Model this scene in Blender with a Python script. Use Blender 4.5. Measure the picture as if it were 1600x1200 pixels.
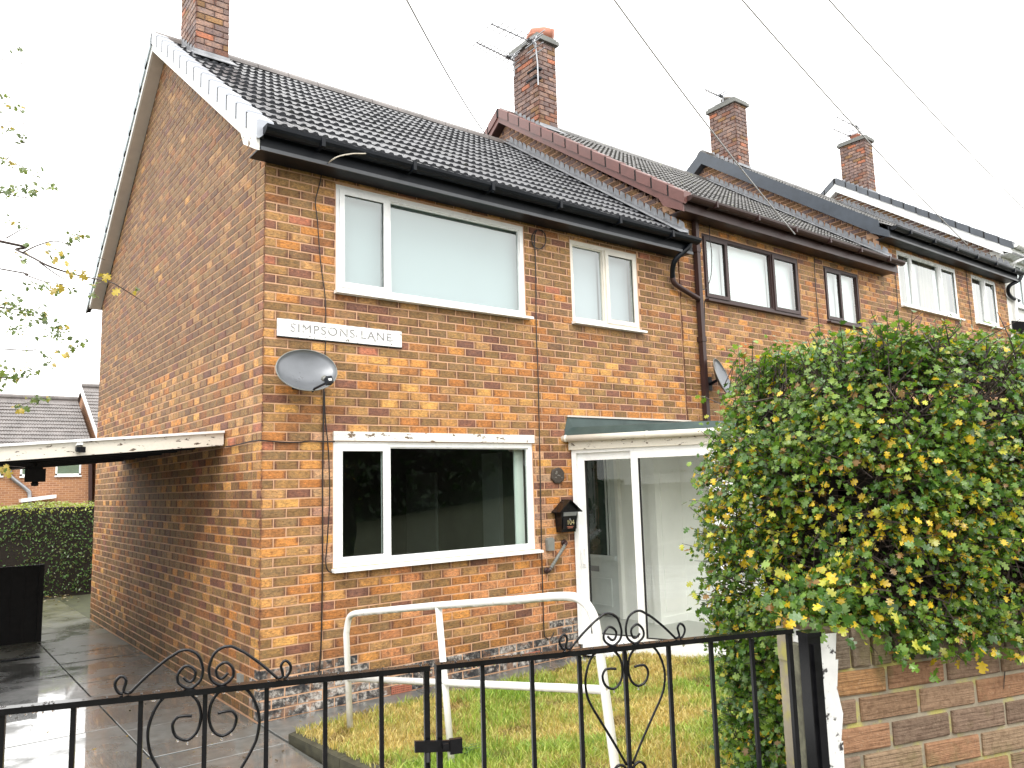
import bpy, math, random
import numpy as np
from mathutils import Vector, Matrix
for o in list(bpy.data.objects): bpy.data.objects.remove(o)
SC = bpy.context.scene
COL = SC.collection
rnd = random.Random(7)
R = math.radians

# ------------------------------------------------------------------ camera
FPX = 1216.04
CAM_R = (0.7902, -0.6125, -0.0285); CAM_U = (-0.0560, -0.1181, 0.9914); CAM_W = (0.6107, 0.7816, 0.1277)
CAM_C = (-2.435, -6.667, 1.905)
def orth():
    w = Vector(CAM_W).normalized(); r = Vector(CAM_R); r = (r - w * r.dot(w)).normalized(); u = r.cross(w)
    return r, u, w
_r, _u, _w = orth()
cd = bpy.data.cameras.new('camera'); cam = bpy.data.objects.new('camera', cd); COL.objects.link(cam)
cd.sensor_fit = 'HORIZONTAL'; cd.sensor_width = 36.0; cd.lens = FPX / 1600 * 36.0
cd.clip_start = 0.05; cd.clip_end = 1500
cam.matrix_world = Matrix(((_r.x, _u.x, -_w.x, CAM_C[0]), (_r.y, _u.y, -_w.y, CAM_C[1]), (_r.z, _u.z, -_w.z, CAM_C[2]), (0, 0, 0, 1)))
SC.camera = cam
def pix(P):                                    # world point -> photo pixel (only used to decide which pieces show largest)
    d = Vector(P) - Vector(CAM_C); z = d.dot(_w)
    if z < .1: return None
    return 800 + FPX * d.dot(_r) / z, 600 - FPX * d.dot(_u) / z, z

# ------------------------------------------------------------------ light
SUN_EL, SUN_AZ = 48.0, 215.0                   # compass style: from the camera's back left
world = bpy.data.worlds.new('World'); SC.world = world; world.use_nodes = True
nt = world.node_tree; nt.nodes.clear()
wo = nt.nodes.new('ShaderNodeOutputWorld'); mx = nt.nodes.new('ShaderNodeMixShader'); mx.inputs[0].default_value = 0.93
b1 = nt.nodes.new('ShaderNodeBackground'); b1.inputs[1].default_value = 0.10
sky = nt.nodes.new('ShaderNodeTexSky'); sky.sky_type = 'NISHITA'; sky.sun_disc = False
sky.sun_elevation = R(SUN_EL); sky.sun_rotation = R(SUN_AZ); sky.air_density = 1.0; sky.dust_density = 2.0
b2 = nt.nodes.new('ShaderNodeBackground'); b2.inputs[1].default_value = 2.3     # flat white rain cloud
b2.inputs[0].default_value = (1.0, 0.99, 0.968, 1)
nt.links.new(sky.outputs[0], b1.inputs[0]); nt.links.new(b1.outputs[0], mx.inputs[1]); nt.links.new(b2.outputs[0], mx.inputs[2])
nt.links.new(mx.outputs[0], wo.inputs[0])
sd = bpy.data.lights.new('sun', 'SUN'); sd.energy = 1.5; sd.angle = R(25); sd.color = (1.0, 0.96, 0.90)
sun = bpy.data.objects.new('sun', sd); COL.objects.link(sun)
az = R(SUN_AZ); el = R(SUN_EL)
sdir = Vector((math.sin(az) * math.cos(el), math.cos(az) * math.cos(el), math.sin(el)))
sun.rotation_euler = sdir.to_track_quat('Z', 'Y').to_euler(); sun.location = (0, -20, 30)
vs = SC.view_settings; vs.view_transform = 'Standard'; vs.look = 'None'; vs.exposure = 0.38; vs.gamma = 1.0; vs.use_curve_mapping = False
SC.render.engine = 'CYCLES'
SC.cycles.max_bounces = 8; SC.cycles.transparent_max_bounces = 16; SC.cycles.use_denoising = True

# ------------------------------------------------------------------ object helpers
def tag(o, label=None, cat=None, group=None, kind=None):
    if label: o['label'] = label
    if cat: o['category'] = cat
    if group: o['group'] = group
    if kind: o['kind'] = kind
    return o
def thing(name, label, cat, loc=(0, 0, 0), group=None):
    o = bpy.data.objects.new(name, None); COL.objects.link(o); o.location = loc; o.empty_display_size = .2
    return tag(o, label, cat, group)
def wpos(o):
    p = Vector((0, 0, 0))
    while o is not None:
        p = p + o.location + o.matrix_parent_inverse.translation; o = o.parent
    return p
def link(name, mesh, parent=None, loc=(0, 0, 0), rot=None):
    """link a mesh object; loc is given in world space even under a parent"""
    o = bpy.data.objects.new(name, mesh); COL.objects.link(o); o.location = loc
    if rot is not None: o.rotation_euler = rot
    if parent is not None:
        o.parent = parent; o.matrix_parent_inverse = Matrix.Translation(-wpos(parent))
    return o

def text_mesh(name, body, size, mat, space=1.0):
    cu = bpy.data.curves.new(name, 'FONT'); cu.body = body; cu.size = size; cu.align_x = 'CENTER'; cu.align_y = 'CENTER'; cu.extrude = .0006; cu.space_character = space
    t = bpy.data.objects.new(name, cu); COL.objects.link(t); bpy.context.view_layer.update()
    me = bpy.data.meshes.new_from_object(t.evaluated_get(bpy.context.evaluated_depsgraph_get())); bpy.data.objects.remove(t)
    me.materials.clear(); me.materials.append(mat); me.name = name; return me
class MB:
    def __init__(s): s.v = []; s.f = []; s.t = []; s.sm = False
    def add(s, vs, fs, t=None):
        b = len(s.v); s.v.extend([tuple(v) for v in vs]); s.f.extend([tuple(i + b for i in f) for f in fs])
        s.t.extend([t or (1, 1, 1)] * len(fs)); return s
    def quad(s, a, b, c, d, t=None): return s.add([a, b, c, d], [(0, 1, 2, 3)], t)
    def box(s, x0, x1, y0, y1, z0, z1, t=None):
        return s.add([(x0, y0, z0), (x1, y0, z0), (x1, y1, z0), (x0, y1, z0), (x0, y0, z1), (x1, y0, z1), (x1, y1, z1), (x0, y1, z1)],
                     [(0, 3, 2, 1), (4, 5, 6, 7), (0, 1, 5, 4), (1, 2, 6, 5), (2, 3, 7, 6), (3, 0, 4, 7)], t)
    def prism(s, poly, ext, t=None):
        n = len(poly); e = Vector(ext); a = [Vector(p) for p in poly]
        vs = a + [p + e for p in a]
        fs = [tuple(range(n))[::-1], tuple(range(n, 2 * n))] + [(i, (i + 1) % n, n + (i + 1) % n, n + i) for i in range(n)]
        return s.add(vs, fs, t)
    def obox(s, c, ax, ay, az, t=None):       # oriented box: centre, half axes
        c = Vector(c); ax, ay, az = Vector(ax), Vector(ay), Vector(az)
        vs = [c + sx * ax + sy * ay + sz * az for sz in (-1, 1) for sx, sy in ((-1, -1), (1, -1), (1, 1), (-1, 1))]
        return s.add(vs, [(0, 3, 2, 1), (4, 5, 6, 7), (0, 1, 5, 4), (1, 2, 6, 5), (2, 3, 7, 6), (3, 0, 4, 7)], t)
    def tube(s, pts, r, n=8, t=None, cap=True, squash=None):
        pts = [Vector(p) for p in pts]; rr = r if isinstance(r, (list, tuple)) else [r] * len(pts)
        up = Vector((0, 0, 1)); vs = []; prev = None
        for i, p in enumerate(pts):
            d = (pts[min(i + 1, len(pts) - 1)] - pts[max(i - 1, 0)]).normalized()
            if prev is None:
                a = d.cross(up if abs(d.z) < .9 else Vector((1, 0, 0))).normalized()
            else: a = (prev - d * prev.dot(d)).normalized()
            prev = a; b = d.cross(a)
            for k in range(n):
                th = 2 * math.pi * (k + .5) / n
                vs.append(p + (a * math.cos(th) + b * math.sin(th)) * rr[i])
        fs = [(i * n + k, i * n + (k + 1) % n, (i + 1) * n + (k + 1) % n, (i + 1) * n + k) for i in range(len(pts) - 1) for k in range(n)]
        if cap: fs += [tuple(range(n))[::-1], tuple(range((len(pts) - 1) * n, len(pts) * n))]
        return s.add(vs, fs, t)
    def lathe(s, prof, c, n=16, axis=(0, 0, 1), t=None):
        ax = Vector(axis).normalized(); a = ax.orthogonal().normalized(); b = ax.cross(a); c = Vector(c)
        vs = [c + ax * h + (a * math.cos(2 * math.pi * k / n) + b * math.sin(2 * math.pi * k / n)) * r for r, h in prof for k in range(n)]
        fs = [(i * n + k, i * n + (k + 1) % n, (i + 1) * n + (k + 1) % n, (i + 1) * n + k) for i in range(len(prof) - 1) for k in range(n)]
        return s.add(vs, fs, t)
    def mesh(s, name, mat, smooth=False, off=(0, 0, 0)):
        m = bpy.data.meshes.new(name); o = Vector(off)
        m.from_pydata([tuple(Vector(v) - o) for v in s.v] if off != (0, 0, 0) else s.v, [], s.f)
        m.materials.append(mat)
        if any(t != (1, 1, 1) for t in s.t):
            at = m.attributes.new('tint', 'FLOAT_COLOR', 'FACE')
            at.data.foreach_set('color', [c for t in s.t for c in (t[0], t[1], t[2], 1.0)])
        if smooth: m.polygons.foreach_set('use_smooth', [True] * len(m.polygons))
        m.update(); return m
    def build(s, name, mat, parent=None, smooth=False, origin=None):
        off = origin or (0, 0, 0)
        return link(name, s.mesh(name, mat, smooth, off), parent, off)
def np_mesh(name, V, F, mat, tint=None, smooth=False, bl=None):
    """V (n,3) float, F (m,k) int equal sized polygons"""
    m = bpy.data.meshes.new(name); k = F.shape[1]
    m.vertices.add(len(V)); m.vertices.foreach_set('co', V.astype(np.float32).ravel())
    m.loops.add(F.size); m.loops.foreach_set('vertex_index', F.astype(np.int32).ravel())
    m.polygons.add(len(F)); m.polygons.foreach_set('loop_start', np.arange(0, F.size, k, dtype=np.int32))
    m.materials.append(mat); m.update(calc_edges=True)
    if tint is not None:
        at = m.attributes.new('tint', 'FLOAT_COLOR', 'FACE')
        at.data.foreach_set('color', np.hstack([tint, np.ones((len(tint), 1))]).astype(np.float32).ravel())
    if bl is not None:
        at = m.attributes.new('bl', 'FLOAT_VECTOR', 'POINT'); at.data.foreach_set('vector', bl.astype(np.float32).ravel())
    m.polygons.foreach_set('use_smooth', np.full(len(F), smooth, bool))
    return m
def spline(pts, n=6):
    P = [Vector(p) for p in pts]; out = []
    for i in range(len(P) - 1):
        p0 = P[max(i - 1, 0)]; p1 = P[i]; p2 = P[i + 1]; p3 = P[min(i + 2, len(P) - 1)]
        for k in range(n):
            t = k / n
            out.append(.5 * ((2 * p1) + (p2 - p0) * t + (2 * p0 - 5 * p1 + 4 * p2 - p3) * t * t + (3 * p1 - p0 - 3 * p2 + p3) * t ** 3))
    out.append(P[-1]); return out

# ------------------------------------------------------------------ materials
class NT:
    def __init__(s, name):
        s.m = bpy.data.materials.new(name); s.m.use_nodes = True; s.t = s.m.node_tree
        s.b = s.t.nodes['Principled BSDF']
    def n(s, typ, **kw):
        nd = s.t.nodes.new('ShaderNode' + typ)
        for k, v in kw.items():
            if k.startswith('i_'):
                key = k[2:]; key = int(key) if key.isdigit() else key.replace('_', ' ')
                nd.inputs[key].default_value = v
            else: setattr(nd, k, v)
        return nd
    def l(s, a, b): s.t.links.new(a, b)
    def noise(s, scale, detail=4, rough=.6, vec=None, obj=False):
        nd = s.n('TexNoise', i_Scale=scale, i_Detail=detail, i_Roughness=rough)
        s.l(vec if vec else s.pos(), nd.inputs['Vector']); return nd.outputs[0]
    def pos(s):
        if not hasattr(s, '_p'): s._p = s.n('NewGeometry').outputs['Position']
        return s._p
    def ramp(s, fac, stops):
        nd = s.n('ValToRGB'); e = nd.color_ramp.elements
        e[0].position, e[0].color = stops[0][0], (*stops[0][1], 1); e[1].position, e[1].color = stops[-1][0], (*stops[-1][1], 1)
        for p, c in stops[1:-1]:
            x = e.new(p); x.color = (*c, 1)
        s.l(fac, nd.inputs[0]); return nd.outputs[0]
    def val(s, fac, a, b, fa=.0, fb=1.):
        nd = s.n('MapRange'); nd.inputs[1].default_value = fa; nd.inputs[2].default_value = fb; nd.inputs[3].default_value = a; nd.inputs[4].default_value = b
        s.l(fac, nd.inputs[0]); return nd.outputs[0]
    def mix(s, fac, a, b, mode='MIX'):
        nd = s.n('MixRGB', blend_type=mode)
        for i, x in ((0, fac), (1, a), (2, b)):
            if hasattr(x, 'links') or hasattr(x, 'is_linked'): s.l(x, nd.inputs[i])
            elif isinstance(x, (int, float)): nd.inputs[i].default_value = x
            else: nd.inputs[i].default_value = (*x, 1)
        return nd.outputs[0]
    def math(s, op, a, b=0.0):
        nd = s.n('Math', operation=op)
        for i, x in ((0, a), (1, b)):
            if isinstance(x, (int, float)): nd.inputs[i].default_value = x
            else: s.l(x, nd.inputs[i])
        return nd.outputs[0]
    def bump(s, h, strength=.3, dist=.01):
        nd = s.n('Bump'); nd.inputs['Strength'].default_value = strength; nd.inputs['Distance'].default_value = dist
        s.l(h, nd.inputs['Height']); s.l(nd.outputs[0], s.b.inputs['Normal'])
    def set(s, col=None, rough=None, metal=None, spec=None):
        for key, x in (('Base Color', col), ('Roughness', rough), ('Metallic', metal), ('Specular IOR Level', spec)):
            if x is None: continue
            if hasattr(x, 'is_linked'): s.l(x, s.b.inputs[key])
            elif isinstance(x, (int, float)): s.b.inputs[key].default_value = x
            else: s.b.inputs[key].default_value = (*x, 1)
        return s.m

def simple(name, col, rough=.5, metal=0., var=.15, scale=8., bump=0., spec=None):
    k = NT(name); n1 = k.noise(scale, 5)
    c = k.mix(k.val(n1, 0, 1, .3, .7), tuple(x * (1 - var) for x in col), tuple(min(1, x * (1 + var)) for x in col))
    if bump: k.bump(k.noise(scale * 12, 3), bump, .004)
    return k.set(c, k.val(n1, rough * .85, min(1, rough * 1.15), .3, .7), metal, spec)

def k_run(k):
    m = k.n('Mapping'); m.inputs['Scale'].default_value = (3.2, 3.2, .45); k.l(k.pos(), m.inputs[0]); return m.outputs[0]
def brick_material(name, use_obj):
    k = NT(name)
    src = k.n('ObjectInfo').outputs['Color'] if use_obj else k.n('Attribute', attribute_name='tint').outputs['Color']
    bl = k.n('SeparateXYZ'); k.l(k.n('Attribute', attribute_name='bl').outputs['Vector'], bl.inputs[0])
    mp = k.n('Mapping'); mp.inputs['Scale'].default_value = (1, 1, 2.0); k.l(k.pos(), mp.inputs[0])
    n1 = k.noise(13, 4, .6, mp.outputs[0]); n2 = k.noise(62, 4, .7, mp.outputs[0]); n3 = k.noise(190, 2, .5); n4 = k.noise(5.3, 2, .5)
    ends = k.math('ADD', k.math('ABSOLUTE', bl.outputs[0]), k.math('MULTIPLY', n1, .8))
    burnt = k.math('MULTIPLY', k.val(ends, 0, 1, 1.08, 1.36), k.val(n4, 0, .85, .38, .55))
    c = k.mix(k.val(n1, 0, .75, .40, .62), src, k.mix(1, src, (1.55, 1.42, 1.20), 'MULTIPLY'))
    c = k.mix(k.val(n4, 0, .5, .52, .66), c, k.mix(1, c, (.66, .60, .56), 'MULTIPLY'))
    c = k.mix(burnt, c, (.115, .048, .034))
    c = k.mix(k.val(n2, 0, .62, .52, .70), c, k.mix(1, c, (.50, .45, .41), 'MULTIPLY'))
    c = k.mix(k.val(n3, 0, .5, .52, .75), c, k.mix(1, c, (1.8, 1.6, 1.35), 'MULTIPLY'))
    n5 = k.noise(33, 3, .65, mp.outputs[0])
    c = k.mix(k.val(n5, 0, .85, .53, .66), c, k.mix(1, c, (.52, .44, .40), 'MULTIPLY'))
    c = k.mix(k.val(n5, .8, 0, .34, .46), c, k.mix(1, c, (1.55, 1.42, 1.25), 'MULTIPLY'))
    pz = k.n('SeparateXYZ'); k.l(k.pos(), pz.inputs[0])                     # damp green-brown staining close to the ground
    damp = k.math('MULTIPLY', k.val(k.math('ADD', pz.outputs[2], k.math('MULTIPLY', k.noise(2.2, 4), .5)), 1, 0, .32, .75), k.val(n5, .35, .85, .35, .6))
    c = k.mix(damp, c, (.050, .044, .022))
    run = k.noise(1.0, 4, .6, k_run(k)); c = k.mix(k.val(run, 0, .40, .54, .70), c, k.mix(1, c, (.60, .56, .53), 'MULTIPLY'))
    h = k.math('ADD', k.math('ADD', k.math('MULTIPLY', n2, .8), k.math('MULTIPLY', n3, .4)), k.math('MULTIPLY', n5, .8))
    k.bump(h, .9, .008)
    return k.set(c, k.val(n1, .5, .75), 0, .3)
M = {}
M['brick'] = brick_material('brick', False); M['brick_o'] = brick_material('brick_single', True)
def mortar_mat(name, a, b, moss=None):
    k = NT(name); n1 = k.noise(5, 5); n2 = k.noise(120, 3)
    c = k.mix(k.val(n1, 0, 1, .35, .65), a, b)
    if moss: c = k.mix(k.val(k.noise(9, 5), 0, .85, .5, .62), c, moss)
    k.bump(n2, .5, .005); return k.set(c, .85, 0, .2)
M['mortar'] = mortar_mat('pink_mortar', (.66, .40, .25), (.48, .295, .19))
M['mortar_old'] = mortar_mat('old_mortar', (.40, .35, .26), (.24, .21, .16), (.46, .42, .12))
M['mortar_grey'] = mortar_mat('grey_mortar', (.22, .17, .15), (.15, .12, .115))
def plinth_mat():
    k = NT('peeling_plinth_paint'); n1 = k.noise(7, 6, .7); n2 = k.noise(19, 6, .72); n3 = k.noise(3.2, 2)
    f = k.math('ADD', n2, k.math('MULTIPLY', k.math('SUBTRACT', n3, .5), .55))
    c = k.ramp(f, [(.40, (.025, .025, .028)), (.48, (.085, .08, .075)), (.55, (.24, .22, .20)), (.64, (.50, .47, .43))])
    c = k.mix(k.val(n1, 0, .8, .53, .60), c, (.21, .115, .07))
    k.bump(n2, .9, .012); return k.set(c, .65, 0, .3)
M['plinth'] = plinth_mat()
def tile_mat(name, base, wet=.30, lich=.25, use_obj=False):
    k = NT(name); n1 = k.noise(2.2, 5); n2 = k.noise(40, 4); n3 = k.noise(11, 5, .7)
    c = k.mix(k.val(n1, 0, 1, .35, .65), tuple(x * .7 for x in base), tuple(x * 1.35 for x in base))
    c = k.mix(k.val(n2, 0, .5, .5, .7), c, tuple(x * 2.0 for x in base))
    c = k.mix(k.val(n3, 0, lich, .60, .68), c, (.22, .235, .13))
    k.bump(n2, .35, .004)
    k.b.inputs['Coat Weight'].default_value = .8; k.b.inputs['Coat IOR'].default_value = 1.62; k.l(k.val(n2, wet, wet + .16, .35, .7), k.b.inputs['Coat Roughness'])
    return k.set(c, .6, 0, .3)
M['tile'] = tile_mat('wet_grey_roof_tile', (.052, .054, .062), .22)
M['tile2'] = tile_mat('mossy_grey_roof_tile', (.085, .082, .080), .24, .8)
M['tile_bg'] = tile_mat('brown_grey_roof_tile', (.13, .115, .11), .4, .3)
M['upvc'] = simple('white_plastic', (.84, .85, .85), .28, var=.03)
M['whitepaint'] = simple('white_paint', (.78, .78, .75), .4, var=.06)
def peel(name, paint, under, lo=.60, hi=.64, scale=9, stretch=(1, 1, 1.6)):
    k = NT(name); mp = k.n('Mapping'); mp.inputs['Scale'].default_value = stretch; k.l(k.pos(), mp.inputs[0])
    n1 = k.noise(scale, 6, .65, mp.outputs[0]); n2 = k.noise(40, 4)
    f = k.val(n1, 0, 1, lo, hi)
    c = k.mix(f, k.mix(k.val(n2, 0, .35, .4, .7), paint, tuple(x * .8 for x in paint)), under)
    k.bump(k.math('MULTIPLY', f, -1.), .6, .004); return k.set(c, k.val(f, .38, .85))
M['peel_white'] = peel('peeling_white_paint', (.80, .79, .74), (.16, .11, .07), .58, .62)
M['peel_fascia'] = peel('peeling_cream_fascia', (.74, .70, .61), (.10, .065, .045), .60, .63, 13, (1, 1, 2.6))
M['peel_wall'] = peel('flaking_white_wall_paint', (.80, .80, .78), (.05, .045, .045), .58, .62, 26, (1, 1, 1))
M['black_gutter'] = simple('black_plastic', (.007, .009, .013), .42, var=.25, scale=3, spec=.22)
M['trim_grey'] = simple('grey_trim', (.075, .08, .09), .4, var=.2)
M['black_paint'] = simple('black_gloss_paint', (.006, .006, .007), .16, var=.4, scale=40, spec=.32)
M['brown'] = simple('brown_plastic', (.045, .024, .022), .38, var=.15, spec=.3)
M['maroon'] = simple('maroon_verge_plastic', (.155, .070, .062), .38, var=.18, scale=4)
M['slate'] = simple('slate_grey_verge', (.085, .097, .115), .42, var=.2, scale=6)
M['blueslate'] = simple('slate_blue_board', (.050, .062, .080), .45, var=.2, scale=5)
M['verge_white'] = simple('white_verge_plastic', (.40, .425, .475), .35, var=.05, scale=3)
M['verge_blue'] = simple('weathered_verge', (.42, .48, .52), .45, var=.2, scale=5)
M['soffit'] = simple('beige_soffit', (.62, .57, .51), .55, var=.06)
M['lead'] = simple('lead_flashing', (.27, .28, .30), .42, var=.3, scale=9, bump=.2)
M['concrete_grey'] = simple('grey_concrete', (.24, .225, .20), .75, var=.3, scale=9, bump=.4)
M['capping'] = simple('chimney_capping', (.17, .175, .165), .7, var=.3, scale=8, bump=.3)
M['pot'] = simple('red_clay_pot', (.42, .165, .105), .6, var=.2, scale=12)
M['alu'] = simple('grey_aluminium', (.34, .35, .37), .4, .8, var=.1)
M['dish'] = simple('grey_mesh_dish', (.16, .17, .185), .30, .3, var=.12, scale=5)
M['cable'] = simple('black_cable', (.018, .012, .011), .45, var=.2)
M['cable_white'] = simple('painted_cable', (.55, .50, .42), .5, var=.2)
M['wire'] = simple('overhead_wire', (.40, .40, .41), .5, var=.05)
M['redbrick_vent'] = simple('terracotta_vent', (.36, .125, .075), .7, var=.2, scale=20)
M['dark'] = simple('dark_void', (.008, .008, .008), .9, var=.1)
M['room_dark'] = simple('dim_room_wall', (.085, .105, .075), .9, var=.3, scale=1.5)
M['room_pale'] = simple('pale_room_wall', (.30, .32, .30), .8, var=.08, scale=2)
M['blind'] = simple('pale_roller_blind', (.33, .40, .415), .75, var=.05, scale=1.2)
M['curtain'] = simple('beige_curtain', (.36, .31, .27), .9, var=.15, scale=6)
M['net_blue'] = simple('pale_blue_net', (.42, .46, .49), .9, var=.04, scale=3)
M['net'] = simple('white_net_curtain', (.84, .85, .85), .9, var=.03, scale=3)
M['porch_white'] = simple('porch_white_board', (.86, .87, .83), .55, var=.06, scale=1.5)
M['porch_floor'] = simple('grey_porch_floor', (.40, .41, .38), .35, var=.12, scale=2)
M['door_green'] = simple('dark_green_obscure_glass', (.014, .034, .024), .25, var=.4, scale=5)  # obscure door glass with its dark green reflection painted into the colour
M['doorpaint'] = simple('pale_grey_door', (.66, .70, .69), .45, var=.05)
def felt():
    k = NT('green_mineral_felt'); n1 = k.noise(3.5, 5); n2 = k.noise(170, 2)
    c = k.mix(k.val(n1, 0, 1, .3, .7), (.022, .042, .039), (.052, .082, .076)); k.bump(n2, .5, .004)
    c = k.mix(k.val(n2, 0, .4, .55, .8), c, (.12, .15, .145)); return k.set(c, k.val(n1, .45, .7))
M['felt'] = felt()
def glass(name, tint=(1, 1, 1), f0=.16, rough=0.0, wav=.05):
    k = NT(name); t = k.t; out = t.nodes['Material Output']; t.nodes.remove(k.b)
    lw = k.n('LayerWeight'); lw.inputs[0].default_value = .5
    f = k.math('ADD', k.math('MULTIPLY', k.math('POWER', lw.outputs['Facing'], 4.0), 1 - f0), f0)
    tr = k.n('BsdfTransparent'); tr.inputs[0].default_value = (*tint, 1)
    gl = k.n('BsdfGlossy'); gl.inputs['Roughness'].default_value = rough; gl.inputs[0].default_value = (.95, .98, .97, 1)
    bn = k.n('Bump'); bn.inputs['Strength'].default_value = wav; bn.inputs['Distance'].default_value = .01
    k.l(k.noise(1.7, 2), bn.inputs['Height']); 
    if wav: k.l(bn.outputs[0], gl.inputs['Normal'])
    ms = k.n('MixShader'); k.l(f, ms.inputs[0]); k.l(tr.outputs[0], ms.inputs[1]); k.l(gl.outputs[0], ms.inputs[2]); k.l(ms.outputs[0], out.inputs[0])
    return k.m
M['glass'] = glass('window_glass', (.80, .90, .85), .085, .0, .02)
M['glass_up'] = glass('upper_window_glass', (.90, .96, .96), .165, 0.0, 0)
M['glass_clear'] = glass('porch_glass', (.99, 1.0, .99), .035, 0., 0)
def paving(name, base, wet):
    k = NT(name); n1 = k.noise(1.3, 6, .6); n2 = k.noise(9, 5, .65); n3 = k.noise(90, 3)
    c = k.mix(k.val(n2, 0, 1, .3, .7), tuple(x * .65 for x in base), tuple(x * 1.3 for x in base))
    y = k.n('SeparateXYZ'); k.l(k.pos(), y.inputs[0])
    g = k.math('MULTIPLY', k.val(y.outputs[1], 0, 1, 3.5, 8.0), k.val(n2, .35, 1, .35, .6))
    c = k.mix(g, c, (.085, .085, .028))
    k.bump(k.math('ADD', k.math('MULTIPLY', n3, .25), k.math('MULTIPLY', n2, .6)), .12, .008)
    # standing water: a film everywhere near the street, deepest on the low left half of the drive
    film = k.math('MULTIPLY', k.val(n1, 1, .25, .44, .62), k.val(y.outputs[1], 1, .1, 4, 9))
    pool = k.math('MULTIPLY', k.math('MULTIPLY', k.val(y.outputs[0], 1, 0, -1.25, -.55), k.val(y.outputs[1], 1, 0, 3.2, 5.5)), k.val(n1, 1, 0, .55, .66))
    wetm = k.math('MAXIMUM', film, pool)
    k.l(wetm, k.b.inputs['Coat Weight']); k.b.inputs['Coat IOR'].default_value = 2.5
    k.l(k.val(pool, .10, .012), k.b.inputs['Coat Roughness'])
    return k.set(c, k.math('ADD', k.val(n1, wet, wet + .34, .38, .62), k.math('MULTIPLY', g, .25)), 0, .7)
M['slab'] = paving('wet_concrete_flag', (.135, .138, .132), .10)
M['kerb'] = simple('mossy_concrete_edging', (.050, .047, .028), .75, var=.5, scale=14, bump=.6)
M['tarmac'] = simple('wet_tarmac', (.035, .035, .036), .85, var=.2, scale=30, bump=.3)
M['pave'] = simple('grey_pavement', (.13, .125, .118), .8, var=.2, scale=10, bump=.2)
M['soil'] = simple('damp_soil_grass', (.055, .060, .028), .9, var=.4, scale=6, bump=.5)
M['lawnbase'] = simple('lawn_thatch', (.30, .23, .07), .95, var=.35, scale=30, bump=.6)
def leafmat(name, use_obj, sheen=.35, trans=.3):
    k = NT(name)
    src = k.n('ObjectInfo').outputs['Color'] if use_obj else k.n('Attribute', attribute_name='tint').outputs['Color']
    n1 = k.noise(55, 3); c = k.mix(k.val(n1, 0, .5, .4, .7), src, k.mix(1, src, (.6, .6, .5), 'MULTIPLY'))
    k.set(c, sheen, 0, .5)
    t = k.t; out = t.nodes['Material Output']; tl = k.n('BsdfTranslucent'); k.l(k.mix(1, c, (1.2, 1.3, .7), 'MULTIPLY'), tl.inputs[0])
    ms = k.n('MixShader'); ms.inputs[0].default_value = trans; k.l(k.b.outputs[0], ms.inputs[1]); k.l(tl.outputs[0], ms.inputs[2]); k.l(ms.outputs[0], out.inputs[0])
    return k.m
M['leaf'] = leafmat('hedge_leaf', False, .24, .32); M['leaf_o'] = leafmat('hedge_leaf_single', True, .24, .32)
M['grass'] = leafmat('lawn_blade', False, .5, .25)
M['bark'] = simple('wet_bark', (.045, .030, .024), .55, var=.35, scale=40, bump=.5)
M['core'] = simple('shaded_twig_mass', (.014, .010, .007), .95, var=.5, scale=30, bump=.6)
M['blackwood'] = simple('black_stained_boards', (.0075, .0075, .0085), .75, var=.4, scale=14, bump=.2)
M['sign_white'] = peel('worn_sign_enamel', (.86, .86, .85), (.13, .12, .11), .615, .645, 26, (1, 1, 1))
M['sign_letter'] = peel('worn_sign_lettering', (.20, .20, .20), (.86, .86, .85), .53, .68, 26, (1, 1, 1))
M['gold'] = simple('faded_gold_print', (.50, .44, .24), .4, .3, var=.3, scale=60)
M['lamp_grey'] = simple('grey_plastic', (.20, .205, .19), .45, var=.1)
M['plaque'] = simple('carved_stone_plaque', (.055, .042, .033), .7, var=.5, scale=60, bump=.8)
M['render_white'] = simple('cream_render', (.74, .73, .68), .7, var=.06, scale=3)
M['ivory'] = simple('weathered_cream_plastic', (.74, .70, .62), .4, var=.08, scale=4)

# ------------------------------------------------------------------ ground
def ramp(y): return min(.48, max(0.0, (-y - 2.0) * .155))
def ground_z(x, y):
    z = ramp(y) if y < 0 else (0 if y < 11.8 else -min(1.15, (y - 11.8) * .066))
    if x > 6: z += min(3.0, (x - 6) * .10)
    if y < -5.9: z = max(z, .48) if x < 6 else z
    return z
def build_ground():
    xs = [-400, -150, -60, -30, -18, -12, -8, -6, -4, -2, 0, 2, 4, 6, 8, 10, 14, 18, 24, 36, 60, 150, 400]
    ys = [-400, -150, -60, -30, -18, -14, -10, -8, -6, -5.4, -4.6, -3.65, -2.5, -1.5, -.55, 0, 3, 6, 9, 11.8, 16, 22, 29, 40, 60, 150, 400]
    m = MB()
    for y in ys:
        for x in xs: m.v.append((x, y, ground_z(x, y) - .045))
    n = len(xs)
    for j in range(len(ys) - 1):
        for i in range(n - 1):
            m.f.append((j * n + i, j * n + i + 1, (j + 1) * n + i + 1, (j + 1) * n + i)); m.t.append((1, 1, 1))
    tag(m.build('ground', M['soil'], smooth=True), kind='structure')
    tag(MB().box(-60, 60, -8.3, -5.75, .30, .475).build('pavement', M['pave']), kind='structure')
    tag(MB().box(-60, 60, -15, -8.42, .20, .365).build('road', M['tarmac']), kind='structure')
    tag(MB().box(-60, 60, -8.415, -8.305, .25, .480).build('kerb', M['concrete_grey']), kind='structure')
build_ground()

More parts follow.
